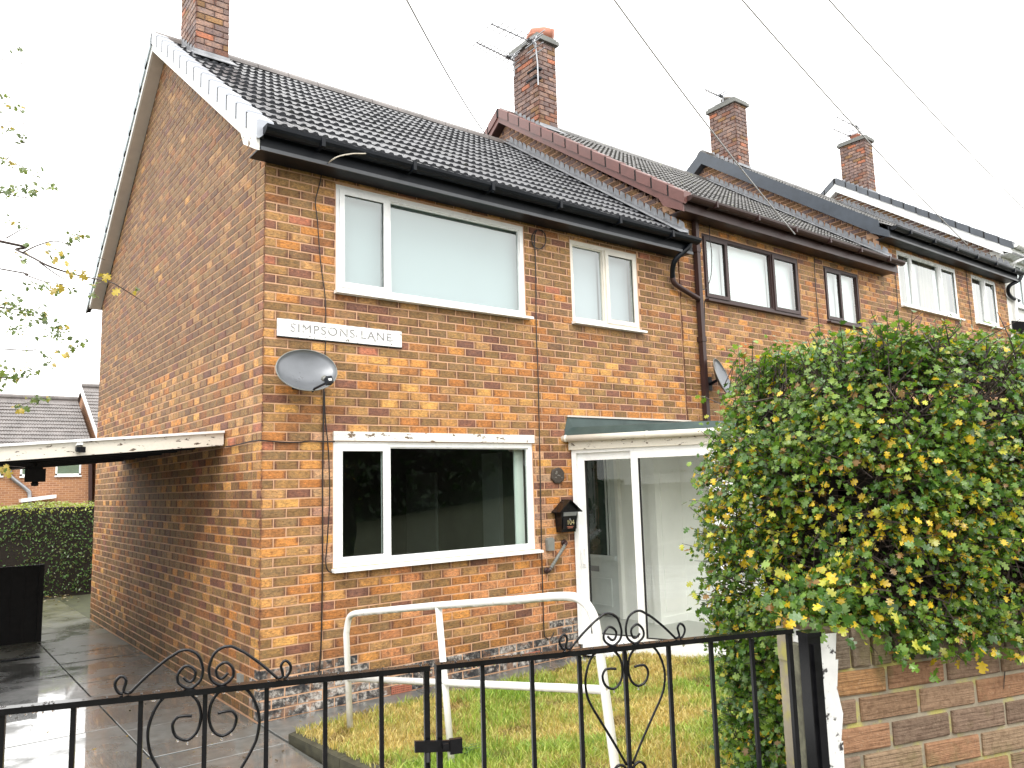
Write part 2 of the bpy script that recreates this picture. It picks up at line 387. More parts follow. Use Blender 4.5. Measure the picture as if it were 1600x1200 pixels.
# paved drive: flags are pieces of the driveway
def build_drive():
    bed = MB(); m = bed
    for (a, b) in ((11.5, 0), (0, -2.0), (-2.0, -5.1), (-5.1, -5.75)):
        za, zb = ramp(a) - .03, ramp(b) - .03
        m.add([(-7, a, za), (0.05 if a <= 0 else -.0, a, za), (0.05 if b < 0 else 0, b, zb), (-7, b, zb), (-7, a, za - .1), (0, a, za - .1), (0, b, zb - .1), (-7, b, zb - .1)],
              [(0, 3, 2, 1), (4, 5, 6, 7), (0, 1, 5, 4), (2, 3, 7, 6), (3, 0, 4, 7)])
    m.box(.0, 5.6, -.64, 0.0, -.13, -.03)
    drive = tag(bed.build('driveway', M['dark']), kind='structure')
    cache = {}
    def flag(x0, x1, y0, y1):
        w, d = round(x1 - x0 - .010, 3), round(y1 - y0 - .010, 3); key = (w, d)
        zc = ramp((y0 + y1) / 2); slope = (ramp(y0) - ramp(y1)) / (y1 - y0)
        if key not in cache:
            b = MB(); a, c, e = w / 2, d / 2, .002
            b.add([(-a, -c, -.05), (a, -c, -.05), (a, c, -.05), (-a, c, -.05), (-a, -c, -e), (a, -c, -e), (a, c, -e), (-a, c, -e),
                   (-a + e, -c + e, 0), (a - e, -c + e, 0), (a - e, c - e, 0), (-a + e, c - e, 0)],
                  [(8, 9, 10, 11)] + [(4 + i, 4 + (i + 1) % 4, 8 + (i + 1) % 4, 8 + i) for i in range(4)] + [(i, (i + 1) % 4, 4 + (i + 1) % 4, 4 + i) for i in range(4)])
            cache[key] = b.mesh('paving_slab', M['slab'])
        link('paving_slab', cache[key], drive, ((x0 + x1) / 2, (y0 + y1) / 2, zc + rnd.uniform(-.003, .003)),
             (-math.atan(slope) + rnd.uniform(-.003, .003), rnd.uniform(-.004, .004), 0))
    y = 10.6
    edges = [10.7]
    while edges[-1] > .2: edges.append(round(edges[-1] - (.62 if edges[-1] > 2 else .85), 3))
    edges += [-.65, -1.6, -2.6, -3.6]
    for b, a in zip(edges[:-1], edges[1:]):
        flag(-.90, -.006, a, b)
    le = [10.7, 8.9, 7.1, 5.5, 4.4, 3.2, 2.0, .75, -.65, -2.1, -3.6]
    for b, a in zip(le[:-1], le[1:]):
        for x0, x1 in ((-2.5, -.90), (-4.1, -2.5), (-5.7, -4.1)): flag(x0, x1, a, b)
    for x0 in (0.0, .75, 1.5, 2.25, 3.0): flag(x0, x0 + .75 - (.15 if x0 == 3.0 else 0), -.62, -.004)
    # metal drain grating lying across the drive
    g = MB(); g.box(-1.95, -1.02, 4.55, 4.63, .001, .010)
    for k in range(22): g.box(-1.93 + k * .041, -1.91 + k * .041, 4.56, 4.62, .010, .014)
    tag(g.build('drain_cover', M['black_gutter'], origin=(-1.5, 4.6, 0)), 'narrow dark metal drain strip across the wet driveway', 'drain')
build_drive()

# ------------------------------------------------------------------ brick work
BL, BH = .228, .0835
PAL = dict(stack=[(.185,.135,.125),(.155,.112,.11),(.215,.145,.125),(.135,.10,.10)], olive=[(.185, .112, .048), (.21, .132, .056), (.165, .102, .046), (.195, .125, .062)], tan=[(.28, .165, .068), (.32, .19, .085)],
           orange=[(.37, .168, .050), (.40, .195, .060), (.32, .140, .045)], yellow=[(.43, .245, .082), (.40, .22, .08)],
           purple=[(.155, .074, .052), (.175, .082, .056), (.14, .072, .054)], red=[(.31, .125, .078)], brown=[(.22, .10, .042), (.25, .118, .045)],
           salmon=[(.42, .205, .10), (.37, .17, .08)], dull=[(.165, .10, .052), (.195, .118, .06), (.145, .086, .05)])
def pick(w):
    t = rnd.random() * sum(w.values())
    for k, x in w.items():
        t -= x
        if t <= 0: break
    c = rnd.choice(PAL[k]); s = rnd.uniform(1.0, 1.28)
    return (c[0] * s, c[1] * s, c[2] * s)
def tint_front(x, z):
    c = tint_front0(x, z)
    if 1.12 < z < 2.45 and (.56 < x < .70 or 3.02 < x < 3.20) and rnd.random() < .7:     # lime bloom beside the window
        f = rnd.uniform(.25, .6); c = tuple(a * (1 - f) + b * f for a, b in zip(c, (.55, .40, .31)))
    return c
def tint_front0(x, z):
    if z > 3.35: return pick(dict(olive=.52, tan=.2, brown=.1, purple=.10, orange=.04, red=.012, dull=.08))
    if z > 1.25:
        if x < .6: return pick(dict(olive=.36, tan=.22, brown=.10, purple=.10, orange=.14, yellow=.08, red=.03))
        return pick(dict(olive=.30, tan=.10, brown=.13, purple=.12, orange=.22, yellow=.15, red=.008))
    if x < 1.2: return pick(dict(olive=.24, tan=.14, brown=.14, purple=.12, orange=.24, yellow=.12))
    return pick(dict(olive=.16, tan=.2, brown=.08, purple=.05, orange=.16, salmon=.36))
def tint_side(y, z):
    if z > 3.3: return tuple(.84 * a for a in pick(dict(dull=.40, olive=.38, brown=.10, purple=.06, tan=.06, yellow=.01)))
    if z > 2.1: return pick(dict(olive=.36, dull=.12, tan=.16, brown=.12, purple=.07, orange=.10, yellow=.09, red=.006))
    return pick(dict(olive=.38, dull=.24, brown=.17, purple=.07, orange=.08, yellow=.05, tan=.05))
def tint_upper(x, z): return pick(dict(olive=.38, tan=.2, brown=.16, purple=.10, orange=.13, yellow=.05))
def tint_chimney(x, z): return pick(dict(stack=.80, purple=.06, red=.035, dull=.10))
def rows(u0f, u1f, z0, z1, holes, phase=0, u_off=0.0, keep=None):
    """brick cells (ua, ub, za, zb) of a stretcher bond wall; holes are (ua, ub, za, zb)"""
    out = []; k = 0; n = int(round((z1 - z0) / BH))
    for k in range(n):
        za, zb = z0 + k * BH, z0 + (k + 1) * BH
        a, b = u0f(za + .5 * BH, k), u1f(za + .5 * BH, k)
        if b - a < .06: continue
        start = u_off - (BL / 2 if (k + phase) % 2 else 0) - 50 * BL
        i0 = int((a - start) // BL)
        cuts = [start + i * BL for i in range(i0, i0 + int((b - a) / BL) + 3)]
        segs = [(max(a, c), min(b, c + BL)) for c in cuts if min(b, c + BL) - max(a, c) > .022]
        for (p, q) in segs:
            pieces = [(p, q, za, zb)]
            for (ha, hb, hc, hd) in holes:
                nxt = []
                for (p1, q1, c1, d1) in pieces:
                    if q1 <= ha or p1 >= hb or d1 <= hc or c1 >= hd: nxt.append((p1, q1, c1, d1)); continue
                    if p1 < ha: nxt.append((p1, ha, c1, d1))
                    if q1 > hb: nxt.append((hb, q1, c1, d1))
                    m0, m1 = max(p1, ha), min(q1, hb)
                    if d1 > hd: nxt.append((m0, m1, hd, d1))
                    if c1 < hc: nxt.append((m0, m1, c1, hc))
                pieces = nxt
            for (p1, q1, c1, d1) in pieces:
                if q1 - p1 > .03 and d1 - c1 > .03: out.append((p1, q1, c1, d1))
    return out
def brick_box(w, h, d):
    e = .004; a, b = w / 2, h / 2
    v = []
    for (y, s) in ((0, e), (e, 0), (d, 0)):
        v += [(-a + s, y, -b + s), (a - s, y, -b + s), (a - s, y, b - s), (-a + s, y, b - s)]
    f = [(0, 1, 2, 3)] + [(j + i, j + 4 + i, j + 4 + (i + 1) % 4, j + (i + 1) % 4)[::-1] for j in (0, 4) for i in range(4)]
    return v, f
BRICKS = {}
def brick_mesh(w, h, d, mat, var):
    key = (round(w, 2), round(h, 3), d, mat.name, var)
    if key not in BRICKS:
        b = MB(); v, f = brick_box(key[0], key[1], d); rr = random.Random(str(key))
        v = [(x + rr.uniform(-.0018, .0018), y + (rr.uniform(-.0015, .0015) if i < 8 else 0), z + rr.uniform(-.0018, .0018)) for i, (x, y, z) in enumerate(v)]
        b.add(v, f); me = b.mesh('brick', mat); BRICKS[key] = me
        at = me.attributes.new('bl', 'FLOAT_VECTOR', 'POINT'); at.data.foreach_set('vector', [c for p in v for c in (2 * p[0] / key[0], 2 * p[2] / key[1], 0)])
    return BRICKS[key]
class Work:
    """a pile of bricks to be laid as single parts (the largest in the picture) and a joined rest"""
    def __init__(s): s.b = []
    def lay(s, cells, frame, tintf, depth=.05, joint=.0115, special=None):
        """frame: (origin, u axis, outward normal); cells in (u, z)"""
        O, U, N = (Vector(x) for x in frame)
        for (p, q, c, d) in cells:
            w, h = q - p - joint, d - c - joint
            if w < .015 or h < .015: continue
            u, z = (p + q) / 2, (c + d) / 2
            P = O + U * u + Vector((0, 0, z)) + N * rnd.uniform(-.0005, .0022)
            sp = special(u, z) if special else None
            s.b.append((P, U, N, w, h, depth, tintf(u, z), sp))
    def finish(s, parent, limit, hidden=None, name='brick', rest='brickwork', mats=None):
        def size(r):
            P, U, N, w, h, dp, t, sp = r
            pp = pix(P)
            if pp is None or not (-20 < pp[0] < 1620 and -20 < pp[1] < 1220): return -1
            if N.dot(Vector(CAM_C) - P) < 0 or (hidden and hidden(pp[0], pp[1])): return -1
            a, b = pix(P - U * w / 2), pix(P + U * w / 2)
            return abs(a[0] - b[0]) * h * FPX / pp[2]
        mo, ms = (mats or (M['brick_o'], M['brick']))
        order = sorted(s.b, key=size, reverse=True)
        single = [r for r in order[:limit] if size(r) > 25] if limit else []
        joined = order[len(single):]
        for (P, U, N, w, h, dp, t, sp) in single:
            o = link(name, brick_mesh(w, h, dp, M['plinth'] if sp else mo, rnd.randrange(4)), parent, P, (0, 0, math.atan2(U.y, U.x)))
            o.color = (*t, 1)
        for flag in (None, True):
            rr = [r for r in joined if bool(r[7]) == bool(flag)]
            if not rr: continue
            n = len(rr); V = np.zeros((n, 12, 3)); Q = np.zeros((n, 12, 3))
            for i, (P, U, N, w, h, dp, t, sp) in enumerate(rr):
                v, f = brick_box(w, h, dp); v = np.array(v); Q[i, :, 0] = v[:, 0] * 2 / w; Q[i, :, 1] = v[:, 2] * 2 / h
                V[i] = np.array(P) + v[:, :1] * np.array(U) - v[:, 1:2] * np.array(N) + v[:, 2:] * np.array((0, 0, 1.0))
            F = (np.array(f)[None] + (np.arange(n) * 12)[:, None, None]).reshape(-1, 4)
            T = np.repeat(np.array([r[6] for r in rr]), len(f), 0)
            o = link(rest if not flag else 'painted_brickwork', np_mesh(rest, V.reshape(-1, 3), F, M['plinth'] if flag else ms, T, False, Q.reshape(-1, 3)), parent)
            o['kind'] = 'stuff'

def sheet(m, a, b, c, d, holes, put, thick=.11):
    """flat wall sheet a..b by c..d with holes and their reveals; put(u, z, depth) -> point"""
    us = sorted({a, b, *[x for h in holes for x in h[:2] if a < x < b]}); zs = sorted({c, d, *[x for h in holes for x in h[2:] if c < x < d]})
    for i in range(len(us) - 1):
        for j in range(len(zs) - 1):
            u, z = (us[i] + us[i + 1]) / 2, (zs[j] + zs[j + 1]) / 2
            if any(h[0] < u < h[1] and h[2] < z < h[3] for h in holes): continue
            for dp in (0, thick): m.quad(put(us[i], zs[j], dp), put(us[i + 1], zs[j], dp), put(us[i + 1], zs[j + 1], dp), put(us[i], zs[j + 1], dp))
    for (h0, h1, g0, g1) in holes:
        for (u, z, u2, z2) in ((h0, g0, h0, g1), (h1, g0, h1, g1), (h0, g0, h1, g0), (h0, g1, h1, g1)):
            m.quad(put(u, z, 0), put(u2, z2, 0), put(u2, z2, thick), put(u, z, thick))

# ------------------------------------------------------------------ roof tiles
GAUGE, TW, SL = .345, .30, .712
PITCH = math.atan(SL)
def tile_geo():
    """concrete tile with three rolls, thick front lip"""
    xs, ws = [], []
    for r in range(3):
        for u, h in ((0, .0), (.30, .10), (.52, .95), (.80, .90)):
            xs.append(-TW / 2 + (r + u) * TW / 3); ws.append(.021 * h)
    xs.append(TW / 2); ws.append(0); k = len(xs); v = []
    for (y, dz) in ((0.006, -.012), (0, .036), (GAUGE + .05, .000)):
        v += [(x * .995, y, w + dz) for x, w in zip(xs, ws)]
    f = [(i, i + 1, k + i + 1, k + i) for i in range(k - 1)] + [(k + i, k + i + 1, 2 * k + i + 1, 2 * k + i) for i in range(k - 1)]
    return v, f
TV, TF = tile_geo()
def tile_mesh(mat):
    m = MB(); m.add(TV, TF); return m.mesh('roof_tile', mat, False)
def tile_at(x, s, y0, z0, jitter=True):
    """s along slope from the eave point (y0, z0)"""
    j = rnd.uniform(-.004, .004) if jitter else 0
    return (x, y0 + s * math.cos(PITCH), z0 + s * math.sin(PITCH) + j), (PITCH + rnd.uniform(-.012, .012), rnd.uniform(-.008, .008), rnd.uniform(-.006, .006))
def lay_tiles(roof, x0, x1, y0, z0, nrow, mat, single, skip=None):
    ncol = int(round((x1 - x0) / TW)); w = (x1 - x0) / ncol
    me = tile_mesh(mat) if single else None; Vs = []
    tv = np.array(TV)
    for r in range(nrow):
        for c in range(ncol):
            loc, rot = tile_at(x0 + (c + .5) * w, r * GAUGE, y0, z0)
            if skip and skip(*loc): continue
            if single:
                o = link('roof_tile', me, roof, loc, rot); o.scale.x = w / TW
            else:
                mat3 = np.array(__import__('mathutils').Euler(rot).to_matrix()); v = tv.copy(); v[:, 0] *= w / TW
                Vs.append(v @ mat3.T + np.array(loc))
    if Vs:
        n = len(Vs); F = (np.array(TF)[None] + (np.arange(n) * len(TV))[:, None, None]).reshape(-1, 4)
        o = link('roof_tiling', np_mesh('roof_tiling', np.vstack(Vs), F, mat), roof); o['kind'] = 'stuff'

# ------------------------------------------------------------------ windows
def window(root, x0, x1, z0, z1, lights, frame, glassm, y=0.0, sill=True, inner=None, cat_label=None, sillmat=None, sill_over=(.02, .05)):
    """lights: list of (xa, xb, 'sash' or 'fixed'); built as window > sash, pane, sill"""
    fw = .05; m = MB(); ya, yb = y + .012, y + .075
    m.box(x0, x1, ya, yb, z0, z0 + fw); m.box(x0, x1, ya, yb, z1 - fw, z1)
    m.box(x0, x0 + fw, ya + .001, yb, z0 + fw, z1 - fw); m.box(x1 - fw, x1, ya + .001, yb, z0 + fw, z1 - fw)
    for (a, b, k) in lights[:-1]: m.box(b - .022, b + .022, ya + .001, yb, z0 + fw, z1 - fw)
    w = m.build('window', frame, root)
    if cat_label: w['label'] = cat_label
    for i, (a, b, k) in enumerate(lights):
        a2 = x0 + fw if i == 0 else a + .022; b2 = x1 - fw if i == len(lights) - 1 else b - .022
        c2, d2 = z0 + fw, z1 - fw
        if k == 'sash':
            s = MB(); sw = .052; yf = y - .004
            a3, b3, c3, d3 = a2 - .012, b2 + .012, c2 - .012, d2 + .012
            for (p, q, r_, t_) in ((a3, b3, c3, c3 + sw), (a3, b3, d3 - sw, d3), (a3, a3 + sw, c3 + sw, d3 - sw), (b3 - sw, b3, c3 + sw, d3 - sw)):
                s.prism([(p, yf, r_), (q, yf, r_), (q, yf, t_), (p, yf, t_)], (0, .05, 0))
            s.build('sash', frame, w)
            g = MB(); e = .006
            for (p, q, r_, t_) in ((a3 + sw, b3 - sw, c3 + sw, c3 + sw + e), (a3 + sw, b3 - sw, d3 - sw - e, d3 - sw), (a3 + sw, a3 + sw + e, c3 + sw + e, d3 - sw - e), (b3 - sw - e, b3 - sw, c3 + sw + e, d3 - sw - e)):
                g.box(p, q, y + .012, y + .02, r_, t_)
            g.build('gasket', M['dark'], w)
            a2, b2, c2, d2 = a3 + sw, b3 - sw, c3 + sw, d3 - sw; yg = y + .022
        else:
            bd = MB(); e = .012
            for (p, q, r_, t_) in ((a2, b2, c2, c2 + e), (a2, b2, d2 - e, d2), (a2, a2 + e, c2 + e, d2 - e), (b2 - e, b2, c2 + e, d2 - e)):
                bd.box(p, q, y + .030, y + .055, r_, t_)
            bd.build('bead', frame, w)
            a2 += e; b2 -= e; c2 += e; d2 -= e; yg = y + .046
        MB().quad((a2, yg, c2), (b2, yg, c2), (b2, yg, d2), (a2, yg, d2)).build('pane', glassm, w)
        if inner: inner(w, i, a2, b2, c2, d2, y)
    if sill:
        s = MB(); s.prism([(x0 - sill_over[0], y - .075, z0 - .038), (x0 - sill_over[0], y - .075, z0 - .012), (x0 - sill_over[0], y + .07, z0 - .001), (x0 - sill_over[0], y + .07, z0 - .038)], (x1 - x0 + sum(sill_over), 0, 0))
        s.build('sill', sillmat or frame, w)
    return w
def blind(mat, dy=.14):
    def f(w, i, a, b, c, d, y):
        MB().box(a - .06, b + .06, y + dy, y + dy + .01, c - .05, d + .05).build('blind', mat, w)
    return f
def curtain(mat, sides=('l', 'r'), frac=.3, dy=.16, back=None):
    def f(w, i, a, b, c, d, y):
        W = b - a
        for sd in sides:
            p, q = (a - .05, a + W * frac) if sd == 'l' else (b - W * frac, b + .05)
            m = MB(); n = 24
            for k in range(n):
                u0, u1 = p + (q - p) * k / n, p + (q - p) * (k + 1) / n
                d0, d1 = (.02 * math.sin(k * 1.7), .02 * math.sin((k + 1) * 1.7))
                m.quad((u0, y + dy + d0, c - .05), (u1, y + dy + d1, c - .05), (u1, y + dy + d1, d + .05), (u0, y + dy + d0, d + .05))
            m.build('curtain', mat, w, smooth=True)
        if back: MB().box(a - .06, b + .06, y + dy + .05, y + dy + .06, c - .05, d + .05).build('blind', back, w)
    return f

def survey(px, py, axis, val):
    """point of the place seen at photo pixel (px, py) that lies on the plane axis = val"""
    d = (px - 800) / FPX * _r - (py - 600) / FPX * _u + _w
    i = 'xyz'.index(axis); t = (val - CAM_C[i]) / d[i]
    return Vector(CAM_C) + d * t
# ------------------------------------------------------------------ terraced houses
HW, HD, RY = 5.68, 7.40, 3.70
def ztile(y, zo): return 7.90 + zo - abs(RY - y) * SL
def front_hidden(px, py): return px > 1105 and py > 508

def gutter_run(root, x0, x1, y, z, mat, r=.058):
    m = MB(); n = 8; prof = []
    for k in range(n + 1):
        a = math.pi + math.pi * k / n; prof.append((r * math.cos(a), r * math.sin(a)))
    inner = [(p * .88, q * .88) for p, q in prof][::-1]; ring = prof + inner; N = len(ring)
    vs = [(x, y + p, z + q) for x in (x0, x1) for p, q in ring]
    m.add(vs, [(i, (i + 1) % N, N + (i + 1) % N, N + i) for i in range(N)])
    for x in (x0, x1): m.add([(x, y + p, z + q) for p, q in prof], [tuple(range(n + 1))])
    k = x0 + .5
    while k < x1:
        m.box(k, k + .035, y - r - .006, y + r + .02, z - r - .008, z + .006); k += .95
    return m.build('gutter', mat, root, smooth=False)

def verge(root, x, zo, capmat, barge, soff, caps=True, back=True, depth=.30, w=.17):
    """gable edge of a roof: capping pieces, barge board and soffit, wall face at x"""
    n = 14; L = (RY + .31) / n
    for sgn in ((1, -1) if back else (1,)):
        Y = (lambda t: -.31 + t) if sgn == 1 else (lambda t: 2 * RY + .31 - t)
        if caps:
            for k in range(n):
                a, b = Y(k * L), Y((k + 1) * L - .030)
                lift = .010
                za, zb = ztile(a, zo), ztile(b, zo)
                m = MB(); x0, x1 = x - w - .02, x - w + .13
                prof = lambda y, z, e: [(x0, y, z - .115 + e), (x0, y, z + .045 + e), (x0 + .02, y, z + .062 + e), (x1, y, z + .062 + e), (x1, y, z + .01 + e), (x0 + .02, y, z - .115 + e)]
                p, q = prof(a, za, lift), prof(b, zb, -.004)
                m.add(p + q, [tuple(range(6)) if sgn == -1 else tuple(range(6))[::-1], tuple(range(6, 12)) if sgn == 1 else tuple(range(6, 12))[::-1]] + [(i, (i + 1) % 6, 6 + (i + 1) % 6, 6 + i) for i in range(6)])
                m.build('verge_cap', capmat if sgn == 1 or capmat is not M['verge_white'] else M['verge_blue'], root)
        a, b = Y(.02), RY
        za, zb = ztile(a, zo), ztile(b, zo)
        t0 = -.105 if caps else .02
        ua, uza = a, za; a = -.10 if sgn == 1 else 2 * RY + .10; za = ztile(a, zo)
        m = MB(); m.prism([(x - w, a, za + t0), (x - w, b, zb + t0), (x - w, b, zb - depth), (x - w, a, za - depth)], (.022, 0, 0)); m.build('barge_board', barge, root)
        m = MB(); m.prism([(x - w + .022, a, za - depth), (x - w + .022, b, zb - depth), (x - w + .022, b, zb - depth + .02), (x - w + .022, a, za - depth + .02)], (w - .022, 0, 0)); m.build('soffit', soff, root)
        a, za = ua, uza
        if caps:
            m = MB(); m.prism([(x - w - .0175, a, za - .108), (x - w - .0175, b, zb - .108), (x - w - .0175, b, zb + .045), (x - w - .0175, a, za + .045)], (.07, 0, 0)); m.build('undercloak', M['dark'], root)  # black strip filling the gaps between caps in place of their shadow
def ridge(root, x0, x1, zo, mat):
    n = int(round((x1 - x0) / .45)); L = (x1 - x0) / n
    for k in range(n):
        m = MB(); a, b = x0 + k * L, x0 + (k + 1) * L - .008; pr = []
        for i in range(9):
            t = math.pi * i / 8; pr.append((RY - .13 * math.cos(t), 7.90 + zo - .075 + .125 * math.sin(t)))
        vs = [(x, y, z) for x in (a, b) for y, z in pr]
        m.add(vs, [(i, i + 1, 9 + i + 1, 9 + i) for i in range(8)] + [tuple(range(9)), tuple(range(9, 18))])
        m.build('ridge_tile', mat, root)
def chimney(root, x0, y0, zbase, ztop, limit, pots=1, potmat=None, aer=None, shift=0):
    w, d = .42, .70; core = MB(); core.box(x0 + .012, x0 + w - .012, y0 + .012, y0 + d - .012, zbase, ztop)
    c = core.build('chimney', M['mortar_grey'], root)
    W = Work(); fr = rows(lambda z, k: 0, lambda z, k: w, zbase, ztop, [], 0)
    W.lay(fr, ((x0, y0, 0), (1, 0, 0), (0, -1, 0)), tint_chimney)
    sd = rows(lambda z, k: .0 if k % 2 else .002, lambda z, k: d, zbase, ztop, [], 1)
    W.lay(sd, ((x0, y0 + d, 0), (0, -1, 0), (-1, 0, 0)), tint_chimney)
    W.lay(sd, ((x0 + w, y0, 0), (0, 1, 0), (1, 0, 0)), tint_chimney)
    W.lay(fr, ((x0 + w, y0 + d, 0), (-1, 0, 0), (0, 1, 0)), tint_chimney)
    W.finish(c, limit)
    m = MB(); m.box(x0 - .05, x0 + w + .05, y0 - .05, y0 + d + .05, ztop, ztop + .075); m.box(x0 - .015, x0 + w + .015, y0 - .015, y0 + d + .015, ztop + .075, ztop + .12)
    m.build('capping', M['capping'], c)
    # stepped lead where the stack meets the tiles
    f = MB(); zf = 7.90 + root['zo'] - (RY - y0) * SL
    f.box(x0 - .012, x0 + w + .012, y0 - .014, y0 - .002, zf - .06, zf + .10)
    f.prism([(x0 - .06, y0 - .16, zf - .16 * SL + .055), (x0 + w + .06, y0 - .16, zf - .16 * SL + .055), (x0 + w + .06, y0, zf + .055), (x0 - .06, y0, zf + .055)], (0, 0, .012))
    for k in range(9):
        y = y0 + k * .115
        if y > y0 + d - .02: break
        z = 7.90 + root['zo'] - abs(RY - y) * SL
        f.prism([(x0 - .010, y, z - .10), (x0 - .010, y + .115, z - .02), (x0 - .010, y + .115, z + .16 * (1 if y < RY else .5)), (x0 - .010, y + .03, z + .15 * (1 if y < RY else .5))], (.006, 0, 0))
    f.build('lead_flashing', M['lead'], c)
    return c

def step_flashing(root, x, zo_lower):
    """lead soaker and saw-tooth steps on the higher gable along the lower roof"""
    f = MB(); a, b = -.2, RY
    f.prism([(x - .008, a, ztile(a, zo_lower) - .03), (x - .008, b, ztile(b, zo_lower) - .03), (x - .008, b, ztile(b, zo_lower) + .10), (x - .008, a, ztile(a, zo_lower) + .10)], (.004, 0, 0))
    f.prism([(x - .17, a, ztile(a, zo_lower) + .045), (x - .17, b, ztile(b, zo_lower) + .045), (x - .006, b, ztile(b, zo_lower) + .06), (x - .006, a, ztile(a, zo_lower) + .06)], (0, 0, .008))
    step = BH / SL; y = a + .05
    while y < b - .1:
        z = ztile(y, zo_lower) + .09
        f.prism([(x - .012, y, z - .02), (x - .012, y + step, z + BH * .9), (x - .012, y + step * .75, z + .16), (x - .012, y + .012, z + .09)], (.004, 0, 0)); y += step
    f.build('step_flashing', M['lead'], root)

def gable_cells(x, zo, zlow, phase=1):
    """cells in (u, z) on the gable at x; u runs from the back (0) to the front (HD)"""
    top = 7.90 + zo - .225
    def lo(z, k): return max(0.0, HD - (RY + (top - z - .02) / SL)) if z > top - RY * SL else 0.0
    def hi(z, k):
        e = HD - max(0.0, RY - (top - z - .02) / SL) if z > top - RY * SL else HD
        return min(e, HD - (.1125 if k % 2 == 0 else .2281) if True else e)
    n = int((top - zlow) / BH)
    return rows(lo, hi, zlow, zlow + n * BH, [], phase, HD - .1125)

def house(idx, x0, zo, name_label, o):
    root = thing('terraced_house', name_label, 'house', (x0, 0, o.get('gz', 0)), 'terraced houses stepping up the street'); root['zo'] = zo
    x1 = x0 + HW; ez = 4.87 + zo; zb = o.get('zbase', 0.0)
    holes = o['holes']
    # mortar body
    m = MB()
    sheet(m, x0 + .010, x1, zb - .12, ez + .3, holes, lambda u, z, d: (u, .0035 + d, z))
    gx = x0 + .0035; top = 7.90 + zo - .215
    glow = zb - .12
    m.add([(gx, .012, glow), (gx, HD, glow), (gx, HD, ez + .1), (gx, RY, top), (gx, .012, ez + .1)], [(0, 1, 2, 3, 4)])
    m.add([(x1, .012, glow), (x1, HD, glow), (x1, HD, ez + .1), (x1, RY, top), (x1, .012, ez + .1)], [(0, 1, 2, 3, 4)])
    m.quad((gx, HD - .005, glow), (x1, HD - .005, glow), (x1, HD - .005, ez + .2), (gx, HD - .005, ez + .2))
    wall = m.build('wall', o.get('mortar', M['mortar']), root)
    # bricks
    W = Work(); zr = zb
    nrow = int((ez + .06 - zb) / BH) + 1
    cells = rows(lambda z, k: x0, lambda z, k: x1, zb, zb + nrow * BH, holes, 0, x0)
    if idx > 0: cells = [c for c in cells if c[2] > o['brick_from']]
    if o.get('bricks', True):
        W.lay(cells, ((0, 0, 0), (1, 0, 0), (0, -1, 0)), o['tint'], .05 if idx else .06, special=o.get('special'))
    gc = gable_cells(x0, zo, zb if idx == 0 else zb, 1)
    gtint = (lambda u, z: pick(dict(stack=.6, dull=.4)))
    if idx > 0: gc = [c for c in gc if c[2] > ztile(HD - (c[0] + c[1]) / 2, o['lower']) - .15 and (c[0] + c[1]) / 2 > RY - .6]
    W.lay(gc, ((x0, HD, 0), (0, -1, 0), (-1, 0, 0)), (lambda u, z: tint_side(HD - u, z)) if idx == 0 else gtint, .05)
    if idx == 0:
        # corner bricks: alternate headers and stretchers show on the side
        cc = []
        for k in range(nrow):
            d = .1125 if k % 2 == 0 else .2281
            cc.append((HD - d, HD, zb + k * BH, zb + (k + 1) * BH))
        for k, c in enumerate(cc):
            W.lay([c], ((x0, HD, 0), (0, -1, 0), (-1, 0, 0)), lambda u, z: tint_front(.1, z), .05, special=(lambda u, z: z < .40))
    W.finish(wall, o['singles'], front_hidden)
    # roof
    deck = MB(); ye, ze = -.29, ztile(-.29, zo) - .045
    for sg in (1, -1):
        Y = (lambda y: y) if sg == 1 else (lambda y: 2 * RY - y)
        xa = x0 - .14
        deck.quad((xa, Y(ye), ze), (x1, Y(ye), ze), (x1, RY, ztile(RY, zo) - .045), (xa, RY, ztile(RY, zo) - .045))
    roof = deck.build('roof', o['tilemat'], root)
    xt0 = x0 - (.10 if o['caps'] else .15)
    stack = (x0 + .17, x0 + .59, 2.97, 3.72)
    lay_tiles(roof, xt0, x1 - (.0 if idx < 3 else 0), ye, ze + .012, 14, o['tilemat'], o['tiles_single'], lambda x, y, z: stack[0] - .02 < x < stack[1] + .02 and stack[2] - .15 < y)
    ridge(roof, x0 - .15, x1, zo, o['ridgemat'])
    verge(root, x0, zo, o['capmat'], o['barge'], o['soff'], o['caps'], True, o.get('vdepth', .215))
    if idx: step_flashing(root, x0, o['lower'])
    # eaves
    g = o['gut']; gx0, gx1 = x0 - .19, x1 + .02
    MB().box(x0 - .145, x1 - .005, -.262, -.24, ez + .0, ez + .20).build('fascia', o['fascia'], root)
    MB().box(x0 - .145, x1 - .005, -.24, -.002, ez + .002, ez + .016).build('soffit', o['fascia'], root)
    gutter_run(root, gx0 + .055, gx1, -.338, ez + .178, g, .072)
    MB().box(x0 - .14, x1 - .006, -.274, -.262, ez - .012, ez + .022).build('fascia_trim', o.get('trim', M['trim_grey']), root)  # added strip, its colour painting the highlight along the fascia's lower edge
    b = MB(); xw = x0 - .178
    b.prism([(xw, -.27, ez - .02), (xw, .06, ez + .15), (xw, .14, ztile(.14, zo) - .215), (xw, .14, ztile(.14, zo) - .10), (xw, -.27, ztile(-.27, zo) - .10)], (.03, 0, 0))
    b.build('box_end', o['boxend'], root)
    chimney(root, x0 + .17, 2.97, 7.15 + zo, o.get('stack', 9.08) + zo, o['chim_single'])
    return root, wall

BRK_TOP = 4.87
